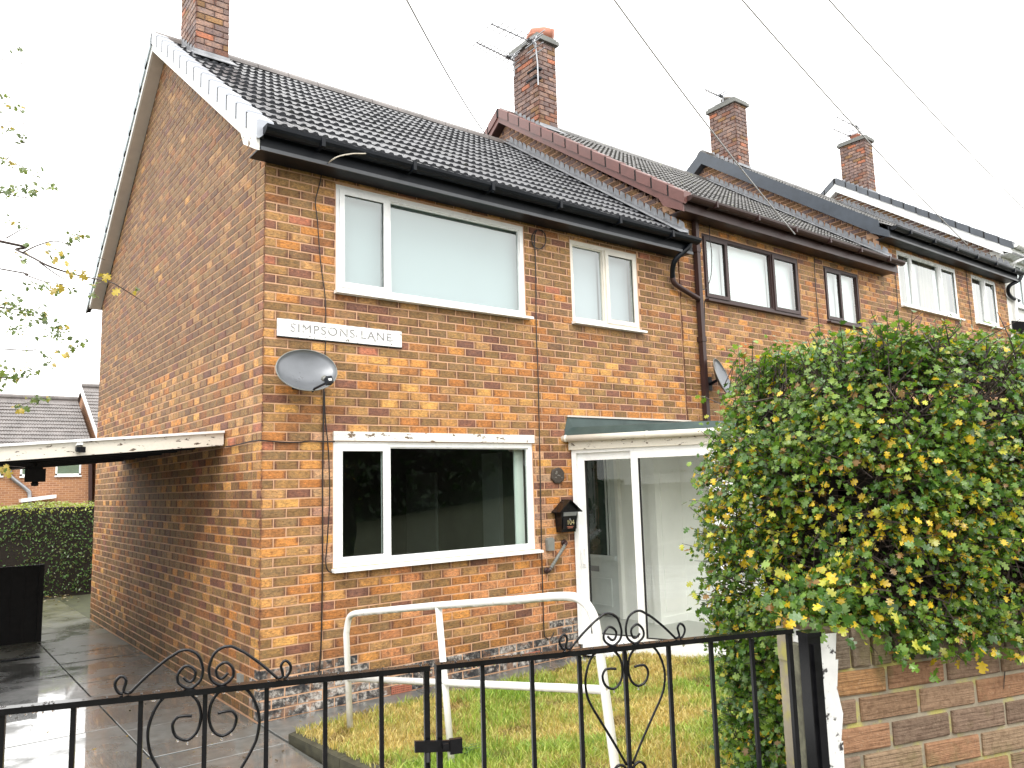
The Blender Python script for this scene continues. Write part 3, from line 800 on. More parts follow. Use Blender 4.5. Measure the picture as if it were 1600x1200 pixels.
# ---- end house
def plinth(u, z):
    if u < .66: return z < .42
    if u < 1.45: return z < .42 - (u - .66) * .27
    if u < 3.25: return z < .26
    return z < .42
H1, H1W = house(0, 0.0, 0.0, 'end terraced house with white gable verge, black gutter and street sign on its brick front', dict(
    holes=[(.695, 3.005, 3.775, 4.825), (3.715, 4.875, 3.80, 4.80), (.67, 3.035, 1.20, 2.345), (3.64, 5.0, .06, 2.45)],
    tint=tint_front, special=plinth, singles=300, tilemat=M['tile'], tiles_single=True, ridgemat=M['tile_bg'], caps=True, capmat=M['verge_white'],
    barge=M['whitepaint'], soff=M['soffit'], gut=M['black_gutter'], fascia=M['black_gutter'], boxend=M['peel_white'], chim_single=90))
H2, H2W = house(1, 5.70, .58, 'second terraced house with maroon verge caps and dark brown window frames', dict(
    holes=[(6.23, 8.62, 4.385, 5.335), (9.36, 10.48, 4.41, 5.345)], tint=tint_upper, singles=300, brick_from=1.9, lower=0.0, zbase=.0, gz=.1,
    tilemat=M['tile2'], tiles_single=True, ridgemat=M['tile2'], caps=True, trim=M['brown'], capmat=M['maroon'], barge=M['maroon'], stack=9.02, soff=M['brown'], gut=M['brown'], fascia=M['brown'], boxend=M['maroon'], chim_single=90))
H3, H3W = house(2, 11.35, 1.22, 'third terraced house with slate blue barge board and white window frames', dict(
    holes=[(11.97, 14.45, 4.99, 6.04), (15.21, 16.46, 5.01, 6.05)], tint=tint_upper, singles=0, brick_from=2.0, lower=.58, zbase=.6, gz=.6,
    tilemat=M['tile2'], tiles_single=False, ridgemat=M['tile2'], caps=False, capmat=M['blueslate'], barge=M['blueslate'], vdepth=.27, stack=8.87, soff=M['blueslate'], gut=M['black_gutter'], fascia=M['black_gutter'], boxend=M['blueslate'], chim_single=60))
H4, H4W = house(3, 17.0, 1.85, 'fourth terraced house with white barge board, pale front and slate grey verge', dict(
    holes=[(17.45, 19.9, 5.62, 6.70)], tint=tint_upper, singles=0, bricks=False, brick_from=4.9, lower=1.22, zbase=1.2, gz=1.1, mortar=M['render_white'],
    tilemat=M['tile'], tiles_single=False, ridgemat=M['slate'], caps=True, capmat=M['slate'], barge=M['upvc'], vdepth=.33, stack=8.87, soff=M['upvc'], gut=M['upvc'], fascia=M['upvc'], boxend=M['upvc'], chim_single=40))

# windows of the end house
w = window(H1, .695, 3.005, 3.775, 4.825, [(.695, 1.27, 'sash'), (1.27, 3.005, 'fixed')], M['upvc'], M['glass_up'], inner=blind(M['blind']))
w = window(H1, 3.715, 4.875, 3.80, 4.80, [(3.715, 4.29, 'fixed'), (4.29, 4.875, 'sash')], M['ivory'], M['glass_up'], inner=blind(M['net_blue'], .16), sillmat=M['upvc'])
w = window(H1, .67, 3.035, 1.20, 2.345, [(.67, 1.245, 'sash'), (1.245, 3.035, 'fixed')], M['upvc'], M['glass'])
hd = MB().box(.665, 3.05, -.022, .008, 2.350, 2.436).build('lintel_board', M['peel_white'], H1)
# dim living room behind the lower window
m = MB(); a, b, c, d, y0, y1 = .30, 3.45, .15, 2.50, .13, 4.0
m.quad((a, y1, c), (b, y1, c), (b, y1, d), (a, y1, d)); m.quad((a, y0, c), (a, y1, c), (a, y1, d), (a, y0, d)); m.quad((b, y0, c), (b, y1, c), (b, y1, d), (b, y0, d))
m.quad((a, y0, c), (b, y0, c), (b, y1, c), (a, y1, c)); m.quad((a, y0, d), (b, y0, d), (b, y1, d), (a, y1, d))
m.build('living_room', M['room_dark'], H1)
MB().box(3.38, 3.44, 1.10, 1.45, .15, 2.3).box(3.40, 3.44, 2.6, 3.4, .15, 2.1).build('room_door_frame', M['room_pale'], H1)
a, b = survey(746, 780, 'y', 3.0), survey(761, 780, 'y', 3.0)
MB().box(a.x, b.x, 3.0, 3.06, .15, 2.35).build('room_door_frame', M['porch_white'], H1)
MB().box(2.90, 3.02, .16, .18, 1.22, 2.33).build('curtain', M['net'], H1)
# windows further along
def leaded(fr): return None
window(H2, 6.23, 8.62, 4.385, 5.335, [(6.23, 6.80, 'sash'), (6.80, 7.90, 'fixed'), (7.90, 8.62, 'sash')], M['brown'], M['glass_up'], inner=blind(M['net']), cat_label='three light dark brown window')
window(H2, 9.36, 10.48, 4.41, 5.345, [(9.36, 9.90, 'sash'), (9.90, 10.48, 'fixed')], M['brown'], M['glass_up'], inner=blind(M['net']), cat_label='two light dark brown window')
window(H3, 11.97, 14.45, 4.99, 6.04, [(11.97, 12.55, 'fixed'), (12.55, 13.72, 'fixed'), (13.72, 14.45, 'sash')], M['upvc'], M['glass_up'], inner=curtain(M['curtain'], ('r',), .5, .16, M['net']))
window(H3, 15.21, 16.46, 5.01, 6.05, [(15.21, 15.83, 'fixed'), (15.83, 16.46, 'sash')], M['upvc'], M['glass_up'], inner=curtain(M['curtain'], ('l', 'r'), .55))
window(H4, 17.45, 19.9, 5.62, 6.70, [(17.45, 18.1, 'sash'), (18.1, 19.9, 'fixed')], M['upvc'], M['glass_up'], inner=blind(M['net']))
cn = MB(); cn.prism([(17.15, -1.0, 4.98), (17.15, 0, 5.25), (17.15, 0, 5.0), (17.15, -1.0, 4.86)], (3.2, 0, 0)); cn.build('porch_roof', M['black_gutter'], H4)
MB().box(17.2, 20.2, -.98, -.94, 4.70, 4.86).build('fascia', M['upvc'], H4)

# pots
m = MB(); c = (6.10, 3.30, 9.02 + .58 + .10)
m.lathe([(.115, 0), (.115, .16), (.13, .17), (.13, .20), (.10, .20)], c, 18)
m.tube([(6.10, 3.42, 9.84), (6.10, 3.30, 9.925), (6.19, 3.14, 9.89), (6.29, 3.02, 9.84)], [.11, .125, .12, .105], 16)
m.build('chimney_pot', M['pot'], [o for o in H2.children if o.name.startswith('chimney')][0], smooth=True)
for Hn, xx, zz, mt in ((H3, 11.75, 8.87 + 1.22, M['concrete_grey']), (H4, 17.40, 8.87 + 1.85, M['pot'])):
    m = MB(); m.lathe([(.12, 0), (.12, .13), (.14, .14), (.14, .18), (.10, .18)], (xx, 3.32, zz + .10), 16)
    m.build('chimney_pot', mt, [o for o in Hn.children if o.name.startswith('chimney')][0], smooth=True)

# air bricks
for (px, py) in ((627, 1076), (831, 1024)):
    P = survey(px, py, 'y', 0); m = MB(); x, z = P.x, P.z
    for k in range(10): m.box(x - .107 + k * .0228, x - .107 + k * .0228 + .009, -.010, .006, z - .034, z + .034)
    for k in range(4): m.box(x - .107, x + .107, -.0105, .0055, z - .034 + k * .0195, z - .034 + k * .0195 + .010)
    m.box(x - .107, x + .107, .004, .03, z - .034, z + .034)
    m.build('air_brick', M['redbrick_vent'], H1W)

# rain pipes
m = MB(); P = [survey(x, y, 'y', dy) for x, y, dy in ((1078, 374, -.31), (1076, 386, -.30), (1056, 405, -.20), (1051, 420, -.12), (1051, 434, -.07))]
m.tube(spline(P, 5), .034, 12); m.build('swan_neck', M['black_gutter'], H1, smooth=True)
m = MB(); P = [survey(x, y, 'y', -.07) for x, y in ((1051, 430), (1053, 441), (1064, 450), (1092, 467))]
m.tube(spline(P, 5), .036, 12); m.build('branch_pipe', M['brown'], H1, smooth=True)
px = 6.03; m = MB(); m.box(px - .034, px + .034, -.09, -.022, .6, 5.44)
for z in (3.75, 2.6, 5.0): m.box(px - .045, px + .045, -.098, -.002, z, z + .07)
m.prism([(px - .034, -.09, 5.44), (px + .034, -.09, 5.44), (px + .034, -.022, 5.44), (px - .034, -.022, 5.44)], (.02, -.22, .12))
m.build('downpipe', M['brown'], H2)
m = MB(); P = [survey(x, y, 'y', dy) for x, y, dy in ((1597, 428, -.30), (1592, 438, -.26), (1578, 446, -.15), (1575, 455, -.08), (1580, 464, -.06), (1592, 470, -.06))]
m.tube(spline(P, 4), .04, 10); m.build('swan_neck', M['black_gutter'], H3, smooth=True)
m = MB(); P = [survey(x, y, 'y', dy) for x, y, dy in ((1604, 402, -.25), (1590, 408, -.2), (1582, 414, -.1), (1584, 424, -.07), (1590, 520, -.07))]
m.tube(spline(P, 4), .035, 10); m.build('downpipe', M['upvc'], H4, smooth=True)

# ------------------------------------------------------------------ porch with sliding doors
PD = Vector((.358, -.934, 0)); PN = Vector((-.934, -.358, 0)); P0 = Vector((3.63, -.006, 0)); PT = 1.72
def pbar(m, t0, t1, z0, z1, n0=-.03, n1=.03):
    c = P0 + PD * ((t0 + t1) / 2) + PN * ((n0 + n1) / 2) + Vector((0, 0, (z0 + z1) / 2))
    m.obox(c, PD * ((t1 - t0) / 2), PN * ((n1 - n0) / 2), Vector((0, 0, (z1 - z0) / 2)))
pf = MB(); zt, zbm = 2.29, .125
pbar(pf, 0, .055, zbm, zt, -.05, .04); pbar(pf, PT - .055, PT, zbm, zt, -.05, .04); pbar(pf, .055, PT - .055, zt - .055, zt, -.05, .04); pbar(pf, .055, PT - .055, zbm - .06, zbm + .03, -.06, .05)
pbar(pf, .0, PT, zbm - .10, zbm - .061, -.08, .09)
porch = pf.build('porch', M['upvc'], H1)
def psash(t0, t1, n0, n1, sw=.085, swr=None):
    swr = swr or sw; s = MB(); z0, z1 = zbm + .03, zt - .055
    pbar(s, t0, t0 + sw, z0, z1, n0, n1); pbar(s, t1 - swr, t1, z0, z1, n0, n1); pbar(s, t0 + sw, t1 - swr, z0, z0 + .085, n0, n1); pbar(s, t0 + sw, t1 - swr, z1 - .085, z1, n0, n1)
    s.build('door_panel', M['upvc'], porch)
    nm = (n0 + n1) / 2; A, B = P0 + PD * (t0 + sw) + PN * nm, P0 + PD * (t1 - swr) + PN * nm
    MB().quad((A.x, A.y, z0 + .085), (B.x, B.y, z0 + .085), (B.x, B.y, z1 - .085), (A.x, A.y, z1 - .085)).build('pane', M['glass_clear'], porch)
    g = MB(); pbar(g, t0 + sw, t0 + sw + .012, z0 + .085, z1 - .085, nm - .012, nm + .02); pbar(g, t0 + sw, t1 - swr, z0 + .085, z0 + .093, nm - .012, nm + .02); g.build('gasket', M['dark'], porch)
psash(.055, .80, -.040, -.004); psash(.72, PT - .055, .002, .036)
h = MB(); hp = P0 + PD * .10 + PN * .002
h.obox(hp + Vector((0, 0, 1.08)), PD * .014, PN * .008, (0, 0, .12)); 
h.tube([hp + PN * .01 + Vector((0, 0, .99)), hp + PN * .05 + Vector((0, 0, 1.0)), hp + PN * .05 + Vector((0, 0, 1.16)), hp + PN * .01 + Vector((0, 0, 1.17))], .009, 8)
h.build('door_handle', M['upvc'], porch)
# inside: recessed lobby, side door, boarded walls, floor
m = MB(); xa, xb, yb = 3.66, 5.0, 1.75
m.quad((xa, 0, .15), (xa, yb, .15), (xa, yb, 2.44), (xa, 0, 2.44)); m.quad((xb, -.01, .15), (xb, yb, .15), (xb, yb, 2.44), (xb, -.01, 2.44)); m.quad((xa, yb, .15), (xb, yb, .15), (xb, yb, 2.44), (xa, yb, 2.44)); m.quad((xa, 0, 2.44), (xb, 0, 2.44), (xb, yb, 2.44), (xa, yb, 2.44))
m.build('lobby', M['porch_white'], porch)
m = MB(); m.box(5.0, 5.52, -.022, -.006, .15, 2.42); m.box(5.46, 5.52, -1.66, -.022, .15, 2.42); m.box(5.50, 5.58, -1.70, -.0, -.1, 2.40)
m.box(4.28, 5.5, -1.70, -1.62, -.1, .25); m.box(4.28, 5.5, -1.70, -1.62, 2.25, 2.40); m.box(4.22, 4.30, -1.70, -1.60, -.1, 2.40)
m.build('porch_wall', M['porch_white'], porch)
MB().box(5.06, 5.36, -.030, -.022, .30, 2.0).build('wall_panel', M['porch_white'], porch)
MB().box(5.436, 5.46, -1.6, -.022, .15, .25).box(5.0, 5.46, -.034, -.022, .15, .24).build('skirting', M['porch_white'], porch)
MB().quad((4.3, -1.66, .25), (5.46, -1.66, .25), (5.46, -1.66, 2.25), (4.3, -1.66, 2.25)).build('pane', M['glass_clear'], porch)  # unseen porch front, glazed full height to let more daylight in
m = MB(); q = P0 + PD * PT
m.prism([(3.62, 1.75, .05), (5.0, 1.75, .05), (5.0, 0, .05), (5.5, 0, .05), (5.5, -1.64, .05), (q.x, -1.64, .05), (3.66, -.02, .05)], (0, 0, .10)); m.build('porch_floor', M['porch_floor'], porch)
dr = MB(); dy0, dy1 = .66, 1.56; X = 4.955
dr.box(X, X + .04, dy0, dy1, .17, .92); dr.box(X, X + .04, dy0, dy0 + .13, .92, 2.30); dr.box(X, X + .04, dy1 - .05, dy1, .92, 2.30); dr.box(X, X + .04, dy0 + .13, dy1 - .05, 2.24, 2.30)
for (a, b, c, d) in ((dy0 + .13, dy1 - .10, .28, .30), (dy0 + .13, dy1 - .10, .62, .64)): dr.box(X - .012, X, a, b, c, d)
for (a, b) in ((dy0 + .13, dy0 + .15), (dy1 - .12, dy1 - .10)): dr.box(X - .011, X, a, b, .30, .62)
dr.box(X - .030, X, dy0 + .03, dy1 - .02, .88, .94); dr.box(X - .012, X, dy0 + .10, dy0 + .13, .94, 2.24); dr.box(X - .02, X, dy0 + .155, dy0 + .17, .94, 2.24)
door = dr.build('front_door', M['doorpaint'], porch)
MB().box(X + .012, X + .022, dy0 + .13, dy1 - .05, .92, 2.24).build('door_glass', M['door_green'], porch)
MB().box(X - .010, X - .0005, 1.02, 1.30, .72, .79).build('letter_plate', M['alu'], porch)
m = MB(); m.box(4.94, 5.0, .60, .655, .15, 2.24); m.box(4.94, 5.0, 1.565, 1.62, .15, 2.38); m.box(4.94, 5.0, .655, 1.565, 2.305, 2.38); m.box(4.95, 5.002, -.035, .08, .15, 2.42); m.build('door_frame', M['porch_white'], porch)
# felt roof, fascia, gutter
E0 = P0 + PN * .13 + PD * -.06; E1 = P0 + PN * .13 + PD * (PT + .10)
rf = MB(); F0, F1 = P0 + PD * .02 + PN * .02, P0 + PD * (PT - .02) + PN * .02
def up(v, z): return (v.x, v.y, z)
pts = [(3.575, -.003, 2.665), (5.75, -.003, 2.665), (5.75, -1.80, 2.49), up(F1, 2.50), up(F0, 2.535), up(E0, 2.435), up(E1, 2.405), (5.75, -1.86, 2.40)]
rf.add(pts, [(0, 1, 2, 3, 4), (4, 3, 6, 5), (3, 2, 7, 6), (0, 4, 5)])
rf.add([(3.575, -.002, 2.42), (5.75, -.002, 2.40), (5.75, -1.84, 2.385), up(E1, 2.385), up(E0, 2.40)], [(0, 1, 2, 3, 4)])
rf.build('porch_roof', M['felt'], porch)
MB().box(3.56, 5.75, -.02, .004, 2.655, 2.675).build('cement_fillet', M['soffit'], porch)
m = MB()
c0, c1 = P0 + PN * .07 + PD * -.02, P0 + PN * .07 + PD * (PT + .06)
m.add([up(c0, 2.275), up(c1, 2.262), up(c1, 2.40), up(c0, 2.415), up(c0 - PN * .11, 2.275), up(c1 - PN * .11, 2.262), up(c1 - PN * .11, 2.40), up(c0 - PN * .11, 2.415)], [(0, 1, 2, 3), (4, 7, 6, 5), (0, 4, 5, 1), (3, 2, 6, 7), (0, 3, 7, 4), (1, 5, 6, 2)])
m.build('fascia', M['peel_fascia'], porch)
g0, g1 = P0 + PN * .125 + PD * -.12, P0 + PN * .125 + PD * (PT + .12)
m = MB(); m.tube([up(g0, 2.405), up(g1, 2.385)], .036, 14)
for t in (.05, .55, .95):
    c = g0.lerp(g1, t); zc = 2.405 - .02 * t; m.tube([up(c - PD * .012, zc), up(c + PD * .012, zc)], .041, 14)
m.build('gutter', M['ivory'], porch, smooth=True)

# ------------------------------------------------------------------ side canopy, black gate, lamps
cy0, cy1 = .975, 5.45
def cz(x, y): return 2.478 + x * .081 + (y - cy0) * .004
cz_ = cz
can = thing('side_canopy', 'flat side canopy with peeling white fascia fixed to the gable wall', 'canopy', (-.02, 3.2, 2.3))
X0, X1 = -6.0, -.015  # deck lengthened out of view to deepen the shade on the wall
m = MB(); m.prism([(X0, cy0, cz(X0, cy0) - .12), (X1, cy0, cz(X1, cy0) - .12), (X1, cy0, cz(X1, cy0)), (X0, cy0, cz(X0, cy0))], (0, .03, 0)); m.build('fascia', M['peel_fascia'], can)
m = MB(); m.prism([(X0, cy0 - .03, cz(X0, cy0)), (X1, cy0 - .03, cz(X1, cy0)), (X1, cy0 - .03, cz(X1, cy0) + .022), (X0, cy0 - .03, cz(X0, cy0) + .022)], (0, .06, 0)); m.build('edge_trim', M['upvc'], can)
m = MB(); m.prism([(X0, cy0 + .031, cz(X0, cy0) - .035), (X1, cy0 + .031, cz(X1, cy0) - .035), (X1, cy0 + .031, cz(X1, cy0) + .015), (X0, cy0 + .031, cz(X0, cy0) + .015)], (0, cy1 - cy0, 0)); m.build('roof_deck', M['blackwood'], can)
for k in range(7):
    y = cy0 + .25 + k * .68
    m = MB(); m.prism([(X0, y, cz(X0, y) - .115), (X1, y, cz(X1, y) - .115), (X1, y, cz(X1, y) - .036), (X0, y, cz(X0, y) - .036)], (0, .05, 0)); m.build('joist', M['blackwood'], can)
for y in (1.1, 5.3):
    MB().box(-5.9, -5.80, y - .05, y + .05, 0, cz(-5.85, y) - .12).build('post', M['blackwood'], can)
P = survey(124, 698, 'y', cy0 - .02)
cam_t = thing('security_light', 'small black and white security light on the canopy fascia', 'security light', tuple(P))
m = MB(); m.obox(P + Vector((0, -.02, -.022)), (.030, 0, 0), (0, .03, .006), (0, 0, .020)); m.obox(P + Vector((.014, -.05, -.028)), (.022, .012, 0), (-.004, .022, 0), (0, 0, .024)); m.build('housing', M['black_gutter'], cam_t)
MB().obox(P + Vector((-.006, -.045, .018)), (.022, 0, 0), (0, .03, -.004), (0, 0, .010)).build('hood', M['upvc'], cam_t)
P = survey(55, 742, 'y', 2.5)
fl = thing('lantern', 'black lantern hanging under the side canopy', 'lantern', (P.x, P.y, P.z + .12))
m = MB(); m.box(P.x - .085, P.x + .085, P.y - .06, P.y + .06, P.z - .07, P.z + .06); m.box(P.x - .06, P.x + .06, P.y - .05, P.y + .05, P.z + .06, P.z + .085); m.build('housing', M['blackwood'], fl)
m = MB(); m.lathe([(.0, -.115), (.03, -.11), (.035, -.085), (.025, -.07)], P, 12); m.tube([P + Vector((0, 0, .08)), Vector((P.x, P.y, cz(P.x, P.y) - .036))], .012, 8); m.build('stem', M['blackwood'], fl)
# black boarded gate, standing open beyond the canopy
bg = thing('side_gate', 'low black boarded gate beside the side passage', 'gate', (-1.9, 5.95, 0))
a, b = survey(-60, 1004, 'z', 0.02), survey(56, 1000, 'z', 0.02); top = survey(60, 882, 'y', b.y).z
n = 30; xs0 = b.x - 4.7  # boards carried on out of view to help darken under the canopy
for k in range(n):
    x0, x1 = xs0 + 4.7 * k / n, xs0 + 4.7 * (k + 1) / n - .0015
    MB().box(x0, x1, b.y + rnd.uniform(-.002, .002), b.y + .022, .0, top - rnd.uniform(0, .004)).build('board', M['blackwood'], bg)
m = MB(); m.box(xs0, b.x, b.y + .023, b.y + .06, .2, .28); m.box(xs0, b.x, b.y + .023, b.y + .06, top - .25, top - .17); m.box(b.x, b.x + .06, b.y - .02, b.y + .05, 0, top); m.build('gate_frame', M['blackwood'], bg)

fe = thing('boundary_fence', 'unseen dark boarded fence added to shade the wall under the canopy', 'fence', (-6.05, 5.5, 0))  # out-of-view fence, added to darken the wall under the canopy
for k in range(62):
    y = -.2 + k * .185; MB().box(-6.07, -6.05 + rnd.uniform(0, .004), y, y + .182, 0, 1.95).build('board', M['blackwood'], fe)
for z in (.3, 1.6): MB().box(-6.11, -6.071, -.2, 11.25, z, z + .08).build('fence_rail', M['blackwood'], fe)
# ------------------------------------------------------------------ fittings on the brick front
sg = thing('street_sign', 'worn white street name sign reading SIMPSONS LANE high on the brick front', 'street sign', (.75, -.012, 3.36))
sx0, sx1, sz0, sz1 = .122, 1.385, 3.284, 3.438
m = MB(); rr = random.Random(4); top = []; bot = []
for k in range(41):
    x = sx0 + (sx1 - sx0) * k / 40; top.append((x, -.024, sz1 + rr.uniform(-.004, .001))); bot.append((x, -.024, sz0 + rr.uniform(-.002, .004)))
for k in range(40): m.quad(bot[k], bot[k + 1], top[k + 1], top[k])
m.box(sx0, sx1, -.0235, -.006, sz0 - .006, sz1 - .002)
m.build('plate', M['sign_white'], sg)
MB().box(sx0 + .004, sx1 + .006, -.019, -.0045, sz0 - .016, sz0 - .0065).build('plate_edge', M['black_gutter'], sg)  # black strip standing in for the shadow below the plate
to = link('lettering', text_mesh('lettering', 'SIMPSONS LANE', .112, M['sign_letter'], 1.16), sg, (.755, -.0255, 3.360), (R(90), 0, 0)); to.scale = (1.13, 1, 1)

def sat_dish(name, label, C, normal, w, h, up=(0, 0, 1), grp='satellite dishes on the terrace'):
    N = Vector(normal).normalized(); A = Vector(up).cross(N).normalized(); B = N.cross(A); C = Vector(C)
    r = thing(name, label, 'satellite dish', tuple(C), grp)
    m = MB(); n, rings = 40, 7; vs = []
    dep = .075
    for layer in (0, -.006):
        for i in range(rings + 1):
            t = i / rings
            for k in range(n):
                a = 2 * math.pi * k / n
                vs.append(C + A * (w / 2 * t * math.cos(a)) + B * (h / 2 * t * math.sin(a)) + N * (dep * t * t - dep + layer))
    K = (rings + 1) * n
    fs = []
    for base, fl in ((0, 0), (K, 1)):
        for i in range(rings):
            for k in range(n):
                q = (base + i * n + k, base + i * n + (k + 1) % n, base + (i + 1) * n + (k + 1) % n, base + (i + 1) * n + k); fs.append(q if fl else q[::-1])
    fs += [(rings * n + k, rings * n + (k + 1) % n, K + rings * n + (k + 1) % n, K + rings * n + k) for k in range(n)]
    m.add(vs, fs); m.build('reflector', M['dish'], r, smooth=True)
    rim = [C + A * (w / 2 * math.cos(2 * math.pi * k / n)) + B * (h / 2 * math.sin(2 * math.pi * k / n)) for k in range(n + 1)]
    MB().tube(rim, .0055, 6).build('rim', M['lamp_grey'], r, smooth=True)
    lo = C - B * (h / 2 * .97); lnb = C + N * .27 - B * (h * .62)
    am = MB(); am.tube([lo - N * .03, lo + N * .02, lnb - B * .02], .010, 8); am.build('feed_arm', M['black_gutter'], r)
    lb = MB(); d = (C - lnb).normalized(); lb.tube([lnb, lnb + d * .05], .022, 12); lb.tube([lnb + d * .05, lnb + d * .065], .026, 12); lb.build('feed_horn', M['lamp_grey'], r)
    bx = MB(); bx.obox(lnb - d * .025, A * .026, B * .030, N * .028); bx.build('receiver', M['black_gutter'], r)
    MB().obox(lnb - d * .025 + N * .0285 - B * .004, A * .014, B * .010, N * .0012).build('receiver_label', M['upvc'], r)
    br = MB(); br.tube([C - N * .08, Vector((C.x, -.03, C.z - .06)), Vector((C.x, -.003, C.z - .06))], .02, 8); br.box(C.x - .05, C.x + .05, -.014, -.001, C.z - .15, C.z + .04); br.build('wall_bracket', M['black_gutter'], r)
    return r
sat_dish('satellite_dish', 'grey oval satellite dish below the street sign near the house corner', survey(480, 578, 'y', -.22), (-.02, -.86, .36), .565, .415, (-.14, 0, 1))
sat_dish('satellite_dish', 'grey satellite dish beside the brown rain pipe, half hidden by the hedge', survey(1130, 590, 'y', -.24), (.30, -.86, .3), .50, .56)

mbx = thing('letter_box', 'black house shaped letter box with gold figures on the brick beside the porch', 'letter box', (3.43, -.01, 1.36))
x0, x1, zb, zt = 3.315, 3.56, 1.36, 1.60
m = MB(); m.add([(x0 + .02, -.10, zb), (x1 - .02, -.10, zb), (x1, -.125, zt), (x0, -.125, zt), (x0 + .02, -.008, zb), (x1 - .02, -.008, zb), (x1, -.008, zt), (x0, -.008, zt)], [(0, 1, 2, 3), (4, 7, 6, 5), (0, 4, 5, 1), (1, 5, 6, 2), (3, 7, 4, 0), (3, 2, 6, 7)])
xm = (x0 + x1) / 2; m.prism([(x0, -.125, zt), (x1, -.125, zt), (xm, -.125, zt + .10)], (0, .117, 0)); m.build('body', M['black_paint'], mbx)
m = MB()
for s in (-1, 1):
    m.prism([(xm, -.155, zt + .118), (xm + s * .165, -.155, zt - .012), (xm + s * .165, -.155, zt - .024), (xm, -.155, zt + .104)], (0, .15, 0))
m.build('lid', M['black_paint'], mbx)
m = MB(); m.add([(xm - .095, -.129, zt - .062), (xm + .095, -.129, zt - .062), (xm + .098, -.142, zt - .020), (xm - .098, -.142, zt - .020), (xm - .095, -.122, zt - .062), (xm + .095, -.122, zt - .062), (xm + .098, -.122, zt - .02), (xm - .098, -.122, zt - .02)], [(0, 1, 2, 3), (0, 4, 5, 1), (1, 5, 6, 2), (3, 2, 6, 7), (0, 3, 7, 4)]); m.build('flap', M['alu'], mbx)
m = MB(); m.box(xm - .098, xm + .098, -.1235, -.110, zb + .035, zt - .075); m.build('door', M['black_paint'], mbx)
MB().lathe([(.0, .006), (.011, .005), (.011, 0)], (xm, -.124, zt - .10), 10, (0, -1, 0)).build('lock', M['alu'], mbx)
link('figures', text_mesh('figures', '104', .075, M['gold']), mbx, (xm + .01, -.1248, zb + .105), (R(90), 0, 0))
m = MB()
for k, (a, b) in enumerate(((-.045, .05), (-.035, .04))): m.box(xm + a, xm + b, -.1246, -.1236, zb + .058 - k * .014, zb + .064 - k * .014)
m.build('print', M['redbrick_vent'], mbx)
pq = thing('house_plaque', 'round dark stone plaque on the brick above the letter box', 'plaque', (3.38, -.01, 1.99))
m = MB(); rr = random.Random(3); prof = []
n = 18; ring = [(.098 + rr.uniform(-.006, .006)) for k in range(n)]
vs = [(3.378 + r_ * s * math.cos(2 * math.pi * k / n), y, 1.988 + r_ * s * .92 * math.sin(2 * math.pi * k / n)) for (y, s) in ((-.003, 1.), (-.022, 1.), (-.030, .88)) for k, r_ in enumerate(ring)]
m.add(vs, [(i * n + k, i * n + (k + 1) % n, (i + 1) * n + (k + 1) % n, (i + 1) * n + k) for i in range(2) for k in range(n)] + [tuple(range(2 * n, 3 * n))]); m.build('stone', M['plaque'], pq)
m = MB(); rr = random.Random(8)
for k in range(7):
    x, z = 3.378 + rr.uniform(-.05, .05), 1.985 + rr.uniform(-.045, .045); m.tube([(x - .012, -.031, z), (x, -.034, z + .01), (x + .013, -.031, z - .004)], .003, 5)
m.build('carving', M['concrete_grey'], pq)
P = survey(857, 850, 'y', 0)
wl = MB(); wl.prism([(P.x - .042, -.001, P.z - .07), (P.x + .042, -.001, P.z - .07), (P.x + .048, -.001, P.z + .045), (P.x + .030, -.001, P.z + .07), (P.x - .030, -.001, P.z + .07), (P.x - .048, -.001, P.z + .045)], (0, -.05, 0))
tag(wl.build('junction_box', M['lamp_grey'], origin=tuple(P)), 'small grey plastic box on the brick below the letter box', 'wall box')
A, B = survey(885, 848, 'y', -.05), survey(858, 892, 'y', -.05)
gr = thing('grab_rail', 'slanting fluted grab rail on the brick under the letter box', 'grab rail', tuple((A + B) / 2))
m = MB(); D = (B - A); m.tube([A + D * .06, B - D * .1], .017, 10)
for k in range(12): c = A + D * (.1 + .075 * k); m.tube([c, c + D * .035], .0195, 10)
m.build('rail', M['lamp_grey'], gr, smooth=True)
m = MB()
for c, e in ((A, -1), (B, 1)): m.tube([Vector((c.x, -.002, c.z)), Vector((c.x, -.018, c.z))], .036, 14); m.tube(spline([Vector((c.x, -.015, c.z)), Vector((c.x, -.045, c.z)), c + D * (-e) * .10], 4), .02, 10)
m.build('end_mount', M['brown'], gr, smooth=True)
P = survey(378, 1062, 'x', 0)
# small vent cover low on the side wall
m = MB(); m.box(-.03, -.001, P.y - .05, P.y + .05, P.z - .06, P.z + .05); tag(m.build('wall_socket_cover', M['lamp_grey'], origin=(-.001, P.y, P.z)), 'small grey cover low on the side wall near the corner', 'wall box')

# ------------------------------------------------------------------ cables on the walls
def cable(label, pts, r, mat, dy=-.014, axis='y', clips=True):
    P = [survey(x, y, axis, dy) for x, y in pts]; m = MB(); m.tube(spline(P, 4), r, 6)
    o = m.build('wall_cable', mat, origin=tuple(P[0])); tag(o, label, 'cable'); return o
cable('thin painted cable running from the black gutter down past the street sign', [(505, 256), (500, 285), (494, 308), (493, 320), (496, 345), (500, 400), (505, 440), (508, 465), (509, 500), (508, 560), (506, 600)], .0055, M['cable'])
cable('black cable from the satellite dish straight down to the plinth', [(506, 608), (505, 680), (504, 760), (504, 860), (503, 950), (502, 1000), (499, 1045), (495, 1062)], .0075, M['cable'])
cable('slack black cable looping beside the lower window frame', [(507, 612), (508, 650), (512, 690), (514, 720), (515, 780), (511, 850), (509, 880), (514, 893), (522, 893)], .006, M['cable'], -.017)
cable('black cable tacked along the brick between the corner and the lintel board', [(405, 688), (430, 690), (447, 691), (468, 691), (486, 689), (505, 690), (523, 690)], .006, M['cable'])
